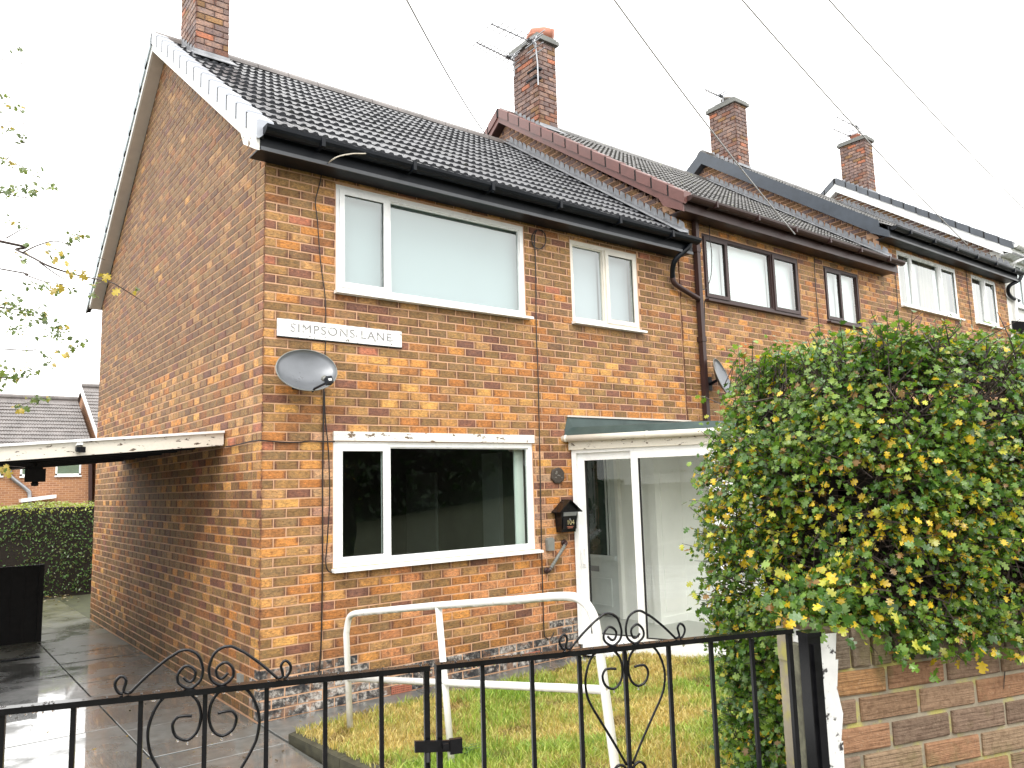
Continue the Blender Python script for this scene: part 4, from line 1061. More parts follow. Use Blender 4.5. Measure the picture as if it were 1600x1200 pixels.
m = MB(); P = [survey(x, y, 'x', -.014) for x, y in ((404, 688), (390, 690), (375, 694), (362, 697), (353, 698))]; m.tube(spline(P, 4), .006, 6)
tag(m.build('wall_cable', M['cable'], origin=tuple(P[0])), 'black cable on the side wall running to the canopy', 'cable')
lp = [(842 + 11 * math.sin(t), 374 - 15 * math.cos(t)) for t in [k * .5 for k in range(13)]]
cable('black cable with a coiled loop at its top dropping between the two upper windows', lp + [(835, 372), (837, 420), (838, 520), (840, 560), (842, 640), (844, 740), (846, 840), (848, 920), (850, 985), (853, 996), (860, 998), (866, 988)], .0065, M['cable'])
cable('thin black cable hanging in a loop across the brown framed window', [(1108, 330), (1109, 370), (1111, 386), (1112, 400), (1111, 430), (1104, 450), (1095, 452)], .006, M['cable'], -.05)
cable('black cable down the brick left of the small brown window', [(1272, 402), (1274, 440), (1277, 480), (1281, 520)], .006, M['cable'])
cable('black cable down the brick at the edge of the third house', [(1397, 415), (1401, 450), (1404, 500), (1406, 515)], .006, M['cable'])
cable('black cable down the brick between the third house windows', [(1509, 420), (1513, 460), (1518, 500), (1520, 520)], .006, M['cable'])
cable('black cable beside the brown rain pipe', [(1101, 470), (1101, 520), (1103, 560), (1106, 640)], .006, M['cable'])
# cable lying over the tiles to the gutter
P = [survey(540, 205, 'y', .95), survey(556, 221, 'y', .72), survey(575, 238, 'y', -.30), survey(552, 240, 'y', -.40), survey(530, 244, 'y', -.40), survey(516, 252, 'y', -.33), survey(507, 262, 'y', -.05)]
m = MB(); m.tube(spline(P, 5), .006, 6); tag(m.build('roof_cable', M['cable_white'], origin=tuple(P[0])), 'pale cable lying over the tiles and hanging off the black gutter', 'cable')

# ------------------------------------------------------------------ aerials and overhead wires
def aerial(label, a, b, nel, elen, mast, side=None, grid=False):
    """yagi aerial: boom from the tip a to the back b, mast points"""
    a, b = Vector(a), Vector(b); r = thing('tv_aerial', label, 'aerial', tuple(mast[-1]), 'television aerials on the chimneys')
    D = (b - a); s = Vector(side) if side else D.cross(Vector((0, 0, 1))).normalized()
    MB().tube([a, b], .015, 6).build('boom', M['alu'], r)
    for k in range(nel):
        c = a + D * (.02 + .80 * k / max(1, nel - 1)); L = elen * (.8 + .3 * k / nel)
        MB().tube([c - s * L / 2, c + s * L / 2], .0095, 5).build('element', M['alu'], r)
    m = MB(); c = a + D * .93; up = s.cross(D).normalized()
    for e in (-.16, -.08, .0, .08, .16): m.tube([c + up * e + D.normalized() * abs(e) * .5 - s * elen * .62, c + up * e + D.normalized() * abs(e) * .5 + s * elen * .62], .0095, 5)
    m.tube([c + up * .18 + D.normalized() * .09, c, c - up * .18 + D.normalized() * .09], .008, 5); m.build('reflector', M['alu'], r)
    MB().obox(a + D * .84 + Vector((0, 0, .012)), D.normalized() * .04, s * .03, (0, 0, .02)).build('dipole_box', M['black_gutter'], r)
    m = MB(); m.tube(mast, .013, 8); m.build('mast', M['alu'], r); return r
yA = 2.85
S = lambda x, y, v=yA: survey(x, y, 'y', v)
aerial('upper long TV aerial pointing left from the chimney with the red cowl', S(767, 37), S(838, 69), 7, .34, [S(836, 62), S(840, 100), S(841, 133)])
aerial('lower long TV aerial clamped to the left side of the chimney with the red cowl', survey(744, 66, 'y', 3.5), survey(803, 95, 'y', 3.5), 10, .30, [survey(803, 92, 'y', 3.5), survey(804, 120, 'y', 3.5)])
tb = thing('aerial_bracket', 'black bracket clamps strapped to the chimney corner with the red cowl', 'bracket', tuple(S(840, 112, 2.94)))
m = MB()
for (x, y) in ((841, 107), (840, 121)): c = S(x, y, 2.93); m.obox(c, (.07, 0, 0), (0, .03, 0), (0, 0, .018)); m.obox(c + Vector((-.05, .12, 0)), (.012, 0, 0), (0, .12, 0), (0, 0, .014))
m.build('clamp', M['black_gutter'], tb)
aerial('small TV aerial on the chimney of the third house', survey(1101, 140, 'y', 3.3), survey(1131, 153, 'y', 3.3), 7, .42, [survey(1129, 148, 'y', 3.3), survey(1130, 163, 'y', 3.3)])
aerial('upper TV aerial on the farthest chimney', survey(1307, 183, 'y', 3.4), survey(1343, 201, 'y', 3.4), 4, .5, [survey(1334, 193, 'y', 3.4), survey(1334, 222, 'y', 3.4)])
aerial('lower TV aerial on the farthest chimney', survey(1302, 202, 'y', 3.4), survey(1333, 215, 'y', 3.4), 4, .7, [survey(1333, 212, 'y', 3.4), survey(1333, 222, 'y', 3.4)])
def wire(label, far, near, h):
    """overhead line from its house fixing back over the street"""
    far, near = Vector(far), Vector(near); d = near - far; m = MB()
    near = far + d * 1.25
    pts = []
    for k in range(25):
        t = k / 24; p = far.lerp(near, t); p.z -= h * 4 * t * (1 - t); pts.append(p)
    m.tube(pts, .0088, 6, cap=False); tag(m.build('overhead_wire', M['wire'], origin=tuple(far)), label, 'wire', 'overhead telephone wires')
def rayat(px, py, Z): return Vector(CAM_C) + (_w + (px - 800) / FPX * _r - (py - 600) / FPX * _u) * Z
wire('overhead wire reaching the maroon verge above the nearest roof', survey(762, 214, 'x', 5.52), rayat(640, -4, 7.0), .12)
wire('overhead wire dropping past the third chimney to the brown gutter', survey(1242, 366, 'y', -.42), rayat(964, -3, 8.0), .10)
wire('overhead wire passing the farthest aerials to the fourth roof', survey(1512, 383, 'y', -.45), rayat(1165, -3, 9.0), .12)
wire('rightmost overhead wire crossing the open sky', survey(1640, 366, 'y', -.5), rayat(1300, -3, 10.0), .12)

# ------------------------------------------------------------------ lawn, edging, handrail
XL = .05
def lawn_z(x, y): return .075 + .018 * max(0.0, -y - .62) + .165 * max(0.0, min(2.6, -y - 2.15)) + .012 * math.sin(x * 3.1 + y * 2.3) + .008 * math.sin(x * 7.7 - y * 5.1)
def build_lawn():
    nx, ny = 30, 30; V = []; x0, x1, y0, y1 = XL + .055, 4.6, -.66, -5.0
    for j in range(ny + 1):
        for i in range(nx + 1):
            x, y = x0 + (x1 - x0) * i / nx, y0 + (y1 - y0) * j / ny; V.append((x, y, lawn_z(x, y)))
    m = MB(); m.add(V, [(j * (nx + 1) + i, (j + 1) * (nx + 1) + i, (j + 1) * (nx + 1) + i + 1, j * (nx + 1) + i + 1) for j in range(ny) for i in range(nx)])
    n = nx + 1
    edge = [V[i] for i in range(n)]
    for i in range(nx): a, b = edge[i], edge[i + 1]; m.quad(a, b, (b[0], b[1], -.05), (a[0], a[1], -.05))
    lawn = m.build('lawn', M['lawnbase'], smooth=True); tag(lawn, kind='structure')
    g = np.random.RandomState(5); N = 82000
    x = g.uniform(XL + .01, 4.4, N); y = g.uniform(-4.7, -.60, N)
    # keep blades nearer the camera-visible part
    z = np.array([lawn_z(a, b) for a, b in zip(x, y)])
    nz = lambda a, b, s, ph: np.sin(a * s + ph) * np.sin(b * s * 1.13 + ph * 1.7)
    pn = nz(x, y, 2.1, .6) + .6 * nz(x, y, 4.7, 2.1) + .4 * nz(x + y, x - y, 8.3, 1.)
    green = np.clip(.46 + .55 * pn + g.normal(0, .22, N), 0, 1)
    h = g.uniform(.018, .058, N) * (1 + .5 * (green > .6)); wd = g.uniform(.0026, .0055, N)
    an = g.uniform(0, 2 * np.pi, N); ln = g.uniform(.1, 1.1, N) * h; la = g.uniform(0, 2 * np.pi, N)
    dx, dy = np.cos(an) * wd, np.sin(an) * wd; V = np.zeros((N, 5, 3))
    V[:, 0] = np.stack([x - dx, y - dy, z - .004], 1); V[:, 1] = np.stack([x + dx, y + dy, z - .004], 1)
    mx_, my_ = x + np.cos(la) * ln * .35, y + np.sin(la) * ln * .35
    V[:, 2] = np.stack([mx_ + dx * .75, my_ + dy * .75, z + h * .6], 1); V[:, 3] = np.stack([mx_ - dx * .75, my_ - dy * .75, z + h * .6], 1)
    V[:, 4] = np.stack([x + np.cos(la) * ln, y + np.sin(la) * ln, z + h], 1)
    base = (np.arange(N) * 5)[:, None]
    F = np.concatenate([base + np.array([[0, 1, 2]]), base + np.array([[0, 2, 3]]), base + np.array([[3, 2, 4]])], 0)
    straw = np.array([.62, .44, .12]); pale = np.array([.74, .62, .27]); grn = np.array([.19, .36, .045]); lime = np.array([.40, .56, .075])
    u = g.uniform(0, 1, N)[:, None]; gr = green[:, None]
    T = (straw * (1 - u) + pale * u) * (1 - gr) + (grn * (1 - u) + lime * u) * gr
    T *= g.uniform(.55, 1.12, N)[:, None]
    bare = (nz(x, y, 6.1, 3.3) + .5 * nz(x + .3 * y, y, 11.7, .4)) > .78; T[bare] *= np.array([.55, .48, .45]); V[bare, 2:, 2] = z[bare, None] + (V[bare, 2:, 2] - z[bare, None]) * .55
    o = link('grass', np_mesh('grass', V.reshape(-1, 3), F, M['grass'], np.tile(T, (3, 1)))); tag(o, kind='stuff')
    # a tuft of broad weed leaves at the foot of the middle rail post
    w = MB(); r2 = random.Random(2)
    for k in range(16):
        a = r2.uniform(0, 6.28); L = r2.uniform(.06, .14); c = Vector((.60 + r2.uniform(-.05, .05), -2.16 + r2.uniform(-.06, .04), lawn_z(.6, -2.16)))
        d = Vector((math.cos(a), math.sin(a), 0)); s = Vector((-d.y, d.x, 0)) * .010
        p1 = c + d * L * .3 + Vector((0, 0, L * .7)); p2 = c + d * L + Vector((0, 0, L * .8))
        w.add([c - s * .3, c + s * .3, p1 + s, p1 - s, p2], [(0, 1, 2, 3), (3, 2, 4)])
    tag(w.build('weed_tuft', simple('weed_leaf', (.075, .15, .035), .4, var=.3), origin=(.6, -2.16, lawn_z(.6, -2.16))), 'tuft of broad green weed at the foot of the middle handrail post', 'weed')
build_lawn()
ed = thing('lawn_edging', 'mossy concrete edging holding up the left side of the lawn', 'edging', (XL, -1.5, 0))
y = -.60
while y > -4.6:
    y2 = y - .90; m = MB(); a, b = lawn_z(XL, y) - .005, lawn_z(XL, y2 + .01) - .005
    m.add([(XL - .03, y, -.1), (XL + .055, y, -.1), (XL + .055, y, a), (XL - .03, y, a - .012), (XL - .03, y2 + .008, -.1), (XL + .055, y2 + .008, -.1), (XL + .055, y2 + .008, b), (XL - .03, y2 + .008, b - .012)],
          [(0, 1, 2, 3), (4, 7, 6, 5), (1, 5, 6, 2), (2, 6, 7, 3), (3, 7, 4, 0)])
    m.build('edging_slab', M['kerb'], ed); y = y2

kr = NT('weathered_rail_paint'); nr_ = kr.noise(16, 5, .7); ng = kr.n('SeparateXYZ'); kr.l(kr.n('NewGeometry').outputs['Normal'], ng.inputs[0])
cr = kr.mix(kr.val(nr_, 0, .8, .60, .72), (.80, .79, .75), (.42, .36, .27))
cr = kr.mix(kr.math('MULTIPLY', kr.val(ng.outputs[2], 1, 0, -.95, -.35), kr.val(kr.noise(11, 5), 0, .9, .40, .55)), cr, (.16, .17, .06))   # patchy olive green on the downward-facing side
M['rail_paint'] = kr.set(cr, .42)
hr = thing('handrail', 'white tubular handrail leaning across the sloping front lawn', 'handrail', (.57, -2.0, .2))
XR = survey(547, 1133, 'z', .10).x; rt = .024
def rp(y, z): return Vector((XR, y, z))
toprail = [rp(-1.08, .0), rp(-1.06, .45), rp(-.60, .0)]
A0, A1 = survey(548, 1133, 'x', XR), survey(541, 990, 'x', XR)
c1, c2 = survey(547, 963, 'x', XR), survey(566, 957, 'x', XR)
m1, m2, m3 = survey(685, 946, 'x', XR), survey(800, 938, 'x', XR), survey(872, 932, 'x', XR)
k1, k2, k3 = survey(908, 937, 'x', XR), survey(928, 965, 'x', XR), survey(936, 1010, 'x', XR)
e = survey(962, 1205, 'x', XR); e2 = e + (e - k3).normalized() * .75
A0.z -= .15
MB().tube([A0] + spline([A1, c1, c2], 6) + spline([m1, m2, m3, k1, k2, k3], 5)[0:] + [e, e2], rt, 14).build('top_rail', M['rail_paint'], hr, smooth=True)
p0, p1 = survey(685, 948, 'x', XR), survey(707, 1182, 'x', XR); p1.z -= .12
MB().tube([p0, p1], rt * .92, 12).build('post', M['rail_paint'], hr, smooth=True)
q0, q1 = survey(545, 1060, 'x', XR), survey(945, 1078, 'x', XR)
MB().tube([q0, q1], rt * .92, 12).build('lower_rail', M['rail_paint'], hr, smooth=True)

# ------------------------------------------------------------------ street boundary: gates, post, wall
G0 = Vector((-1.469, -5.088, 0)); GD = Vector((.9412, -.3378, 0)); GN = Vector((.3378, .9412, 0)); GT = 1.503
def gp(s, v, n=0.0): return G0 + GD * s + GN * n + Vector((0, 0, GT + v))
UP = Vector((0, 0, 1))
def sq(m, s0, v0, s1, v1, w=.006, n=0.0):
    a, b = gp(s0, v0, n), gp(s1, v1, n); d = (b - a).normalized()
    side = GN; o = d.cross(side).normalized(); m.obox((a + b) / 2, (b - a) / 2, side * w, o * w)
SC_TOP = [(142, 3), (110, 34), (78, 60), (62, 70), (47, 78), (30, 77), (14, 66), (6, 47), (4, 30), (9, 14), (20, 4), (30, 1), (42, 6), (52, 17), (51, 33), (38, 46), (24, 41), (18, 31), (21, 19), (27, 14), (34, 16), (42, 24)]
SC_FOOT = [(142, 3), (153, 8), (149, 28), (157, 38), (167, 31), (169, 19), (162, 6), (154, 3)]
SC_LOW = [(23, -55), (38, -53), (52, -55), (60, -70), (52, -92), (31, -101), (13, -87), (6, -60), (11, -31), (26, -12), (47, -3), (68, -6), (86, -21), (99, -46), (106, -78), (102, -111), (91, -137), (68, -175), (35, -230), (6, -281)]
SC_BOT = [(4, -300), (12, -284), (26, -279), (38, -288), (40, -304), (30, -314), (20, -306)]
def gate(label, c, hinge_s, meet_s):
    r = thing('garden_gate', label, 'gate', tuple(gp(c, -.95)), 'black wrought iron garden gates')
    lo, hi = min(hinge_s, meet_s), max(hinge_s, meet_s)
    m = MB(); a, b = gp(lo, -.006), gp(hi, -.006); m.obox((a + b) / 2, (b - a) / 2, GN * .0125, UP * .006); m.build('top_rail', M['black_paint'], r)
    m = MB(); a, b = gp(lo, -.90), gp(hi, -.90); m.obox((a + b) / 2, (b - a) / 2, GN * .0125, UP * .006); m.build('bottom_rail', M['black_paint'], r)
    for s in (lo + .007, hi - .007):
        m = MB(); sq(m, s, -.012, s, -.93, .0062); m.build('stile', M['black_paint'], r)
    s = c
    ks = [k for k in range(-4, 5) if lo + .03 < c + k * .122 < hi - .03]
    for k in ks:
        m = MB(); sq(m, c + k * .122, -.012, c + k * .122, -.894, .0047); m.build('bar', M['black_paint'], r)
    for sg in (1, -1):
        f = lambda pts: [gp(c + sg * (u + 2) * .001, v * .001, rnd.uniform(-.0008, .0008)) for u, v in pts]
        MB().tube(spline(f(SC_TOP), 5), .0031, 6).tube(spline(f(SC_FOOT), 5), .0031, 6).build('scroll', M['black_paint'], r, smooth=True)
        MB().tube(spline(f(SC_LOW), 5), .0032, 6).build('heart_scroll', M['black_paint'], r, smooth=True)
        MB().tube(spline(f(SC_BOT), 5), .0035, 6).build('scroll', M['black_paint'], r, smooth=True)
    # weld beads and hanging raindrops
    return r
ga = gate('left wrought iron gate leaf in front of the wet driveway', -.471, -.98, .004)
gb = gate('right wrought iron gate leaf in front of the lawn', .495, .985, .018)
m = MB(); a, b = gp(-.035, -.168, -.018), gp(.068, -.178, -.018)
m.obox((a + b) / 2, (b - a) / 2, GN * .004, UP * .012); m.obox(gp(.058, -.177, -.02), GD * .014, GN * .006, UP * .016)
m.tube([gp(-.006, -.185, -.02), gp(-.008, -.2, -.03), gp(-.004, -.212, -.02)], .004, 6); m.obox(gp(.032, -.172, -.026), GD * .006, GN * .008, UP * .006)
m.build('latch', M['black_paint'], gb)
ps = gp(1.042, 0)
m = MB(); a = Vector((ps.x, ps.y, 0)); m.obox(a + UP * .95, GD * .020, GN * .020, UP * .53); m.obox(a + UP * 1.484, GD * .023, GN * .023, UP * .006)
m.obox(a + UP * 1.2 - GN * .025 + GD * .0, GD * .010, GN * .004, UP * .26)
tag(m.build('gate_post', M['black_paint'], origin=(a.x, a.y, .48)), 'thick black steel gate post between the right gate and the brick wall', 'gate post')
m = MB(); a = G0 + GD * 1.108 + GN * .13; m.obox(a + UP * .95, GD * .024, GN * .024, UP * .48)
tag(m.build('concrete_post', simple('lichened_concrete', (.15, .145, .10), .85, var=.55, scale=22, bump=.6), origin=(a.x, a.y, .48)), 'weathered grey concrete post behind the black gate post', 'post')
hp = gp(-1.02, 0); m = MB(); a = Vector((hp.x, hp.y, 0)); m.obox(a + UP * .95, GD * .03, GN * .03, UP * .53)
tag(m.build('gate_post', M['black_paint'], origin=(a.x, a.y, .48)), 'black steel post carrying the left gate leaf', 'gate post')

dp = MB(); rr = random.Random(77)
for c0, sides in ((-.471, (1, -1)), (.495, (1, -1))):
    for sg in sides:
        for (u, v) in ((31, -104), (13, -90), (50, -96), (30, -3), (106, -80), (155, 0)):
            if rr.random() < .8: dp.lathe([(0, -.0055), (.0024, -.0035), (.0026, -.001), (.0008, .0025)], gp(c0 + sg * (u + 2) * .001, v * .001 - .002), 8)
for _ in range(46):
    dp.lathe([(0, -.0045), (.0022, -.003), (.0024, -.001), (.0010, .002)], gp(rr.uniform(-.93, .96), -.0135, rr.uniform(-.008, .004)), 8)
for _ in range(120):
    a = rr.uniform(.0012, .0030); dp.lathe([(a, 0), (a * .8, a * .5), (0, a * .75)], gp(rr.uniform(-.93, .96), .0002, rr.uniform(-.010, .010)), 8)
kd = NT('rain_drop'); kd.b.inputs['Transmission Weight'].default_value = 1.0; kd.b.inputs['IOR'].default_value = 1.33; kd.set((1, 1, 1), .02)
tag(dp.build('raindrops', kd.m, smooth=True), kind='stuff')
WD = Vector((math.cos(R(-17.5)), math.sin(R(-17.5)), 0)); WN = Vector((-WD.y, WD.x, 0))     # along, and back towards the house
W0 = rayat(1288, 1060, 2.16); W0.z = 0
WTOP, WBASE, WT = 1.362, .46, .215
bw = thing('boundary_wall', 'low brick garden wall with brick on edge coping under the big hedge', 'wall', (W0.x, W0.y, WBASE))
WL = 4.6
m = MB(); c = W0 + WD * (WL / 2 + .012) + WN * (WT / 2)
m.obox(c + UP * ((WTOP + WBASE) / 2), WD * (WL / 2 - .004), WN * (WT / 2 - .008), UP * ((WTOP - WBASE) / 2 - .002)); core = m.build('mortar_core', M['mortar_old'], bw)
kk = NT('old_red_wall_brick'); src = kk.n('ObjectInfo').outputs['Color']
mp = kk.n('Mapping'); mp.inputs['Scale'].default_value = (.6, .6, 14); kk.l(kk.pos(), mp.inputs[0])
nl = kk.noise(9, 4, .6, mp.outputs[0]); n2 = kk.noise(60, 4); n3 = kk.noise(7, 4)
c3 = kk.mix(kk.val(n2, 0, .6, .45, .7), src, kk.mix(1, src, (.45, .38, .34), 'MULTIPLY')); c3 = kk.mix(kk.val(kk.noise(150, 2), 0, .6, .6, .75), c3, (.36, .27, .19))
c3 = kk.mix(kk.val(n3, 0, .55, .56, .68), c3, (.16, .13, .055))
kk.bump(kk.math('ADD', kk.math('MULTIPLY', nl, 1.1), kk.math('MULTIPLY', n2, .6)), .9, .008); M['wallbrick'] = kk.set(c3, .75, 0, .3)
cells = rows(lambda z, k: 0.0, lambda z, k: WL, WTOP - .075 * 12, WTOP, [], 0, 0) if False else []
bh, bl = .0765, .226
for k in range(12):
    z1 = WTOP - k * bh - .002; s = -.113 if k % 2 else 0.0
    while s < WL:
        p, q = max(0, s), min(WL, s + bl)
        if q - p > .04:
            w, h = q - p - .013, bh - .013
            P = W0 + WD * ((p + q) / 2) + UP * (z1 - bh / 2) - WN * rnd.uniform(-.002, .003)
            t = rnd.choice([(.30, .185, .11), (.25, .165, .11), (.27, .175, .11), (.33, .18, .10), (.22, .15, .105), (.31, .215, .135)])
            if (k == 0 and p == 0): t = (.33, .18, .08)
            o = link('brick', brick_mesh(w, h, .06, M['wallbrick'], rnd.randrange(4)), bw, P, (rnd.uniform(-.01, .01), rnd.uniform(-.008, .008), math.atan2(WD.y, WD.x)))
            f = rnd.uniform(.85, 1.15); o.color = (t[0] * f, t[1] * f, t[2] * f, 1)
        s += bl
s = .030
while s < WL:
    P = W0 + WD * (s + .034) - WN * .004 + UP * (WTOP + .056)
    o = link('coping_brick', brick_mesh(.062 + .0, .108, .215, M['wallbrick'], rnd.randrange(4)), bw, P, (rnd.uniform(-.015, .015), rnd.uniform(-.02, .02), math.atan2(WD.y, WD.x) + rnd.uniform(-.01, .01)))
    f = rnd.uniform(.8, 1.2); o.color = (.20 * f, .155 * f, .11 * f, 1); s += .075
m = MB(); c = W0 + WD * (WL / 2) + WN * (WT / 2) + UP * (WTOP + .045); m.obox(c, WD * (WL / 2 - .01), WN * (WT / 2 - .012), UP * .047); m.build('coping_mortar', M['mortar_old'], bw)
# end of the wall, painted white: a rough slab of old paint and render
m = MB(); nz, ny = 14, 5; rr = random.Random(12); grid = {}
for i in range(nz + 1):
    for j in range(ny + 1):
        z = WBASE + (WTOP + .105 - WBASE) * i / nz; t = -.012 + .115 * j / ny
        P = W0 + WD * (-.016 + rr.uniform(-.004, .004)) + WN * t + UP * z; grid[i, j] = P
for i in range(nz):
    for j in range(ny): m.quad(grid[i, j], grid[i, j + 1], grid[i + 1, j + 1], grid[i + 1, j])
for i in range(nz):
    e0 = [grid[i, 0] + WD * (.055 + rr.uniform(-.008, .008)), grid[i + 1, 0] + WD * (.055 + rr.uniform(-.008, .008))]
    m.quad(grid[i, 0], grid[i + 1, 0], e0[1], e0[0])
m.build('painted_end', M['peel_wall'], bw)

# ------------------------------------------------------------------ hedge of hawthorn beside the gate
def leaf_outline():
    # lobed hawthorn leaf, unit length along +y, slightly folded on the midrib
    half = [(.02, .0), (.10, .16), (.34, .20), (.40, .34), (.22, .40), (.24, .47), (.46, .58), (.42, .72), (.22, .70), (.20, .80), (.24, .92), (.10, .98)]
    return half
def leaf_geo(fold=.18, droop=.15):
    h = leaf_outline(); v = [(0, 0, 0), (0, .33, 0.02), (0, .66, .0), (0, 1.0, -droop * .6)]
    f = []
    for sg in (1, -1):
        b = len(v)
        v += [(sg * x, y, fold * abs(x) - droop * y * y * .6) for x, y in h]
        F = [(0, b + 0, b + 1), (0, b + 1, 1), (b + 1, b + 2, b + 3), (b + 1, b + 3, b + 4), (1, b + 1, b + 4), (1, b + 4, b + 5), (1, b + 5, 2), (b + 5, b + 6, b + 7), (b + 5, b + 7, b + 8), (2, b + 5, b + 8), (2, b + 8, b + 9), (b + 9, b + 10, b + 11), (2, b + 9, b + 11), (2, b + 11, 3)]
        f += F if sg > 0 else [t[::-1] for t in F]
    return np.array(v), f
LV, LF = leaf_geo()
def leaf_variants(n=4):
    return [leaf_geo(.05 + .12 * k, .05 + .12 * k) for k in range(n)]
def basis(nrm, tip):
    n = nrm / np.linalg.norm(nrm); t = tip - n * np.dot(tip, n); t = t / (np.linalg.norm(t) + 1e-9); s = np.cross(t, n)
    return np.stack([s, t, n], 1)
class Leaves:
    def __init__(s): s.L = []
    def add(s, P, nrm, tip, size, tint, var=0): s.L.append((np.array(P, float), basis(np.array(nrm, float), np.array(tip, float)), size, tint, var))
    def finish(s, parent, limit, obj_mat, st_mat, name='leaf', rest='foliage', minpx=9):
        var = leaf_variants(); F = np.array(LF)
        C = np.array(CAM_C)
        sc = []
        for (P, B, size, t, v) in s.L:
            p = pix(P)
            sc.append(-1 if p is None or not (0 < p[0] < 1600 and 0 < p[1] < 1200) else size * FPX / p[2] * (.3 + abs(np.dot(B[:, 2], (P - C) / np.linalg.norm(P - C)))) * (s.front(P) if hasattr(s, 'front') else 1))
        order = np.argsort(-np.array(sc)); single = [i for i in order[:limit] if sc[i] > minpx]; ss = set(single)
        meshes = []
        for (v, f) in var:
            m = MB(); m.add(v.tolist(), f); meshes.append(m.mesh(name, obj_mat))
        for i in single:
            P, B, size, t, v = s.L[i]; o = link(name, meshes[v], parent, tuple(P), Matrix(B.tolist()).to_euler()); o.scale = (size, size, size); o.color = (*t, 1)
        rest_l = [l for i, l in enumerate(s.L) if i not in ss]
        if rest_l:
            nv = len(LV); V = np.zeros((len(rest_l), nv, 3))
            for i, (P, B, size, t, v) in enumerate(rest_l): V[i] = P + (var[v][0] * size) @ B.T
            FF = (F[None] + (np.arange(len(rest_l)) * nv)[:, None, None]).reshape(-1, 3)
            o = link(rest, np_mesh(rest, V.reshape(-1, 3), FF, st_mat, np.repeat(np.array([l[3] for l in rest_l]), len(F), 0)), parent); o['kind'] = 'stuff'
def hedge_tint(r, yel=.2):
    u = r.random()
    if u < yel * .45: c = (.52, .36, .025)
    elif u < yel: c = (.34, .34, .04)
    elif u < yel + .025: c = (.22, .12, .03)
    elif u < yel + .38: c = (.095, .175, .022)
    elif u < yel + .70: c = (.050, .115, .022)
    else: c = (.165, .245, .045)
    f = r.uniform(.80, 1.75); return (c[0] * f, c[1] * f, c[2] * f)
def vnoise(p, s, ph=0.0):
    x, y, z = p[0] * s + ph, p[1] * s + ph * 1.3, p[2] * s + ph * .7
    return (math.sin(x + 1.7 * math.sin(y * .9)) + math.sin(y * 1.21 + 1.3 * math.sin(z * 1.1)) + math.sin(z * 1.07 + 1.5 * math.sin(x * .8))) / 3
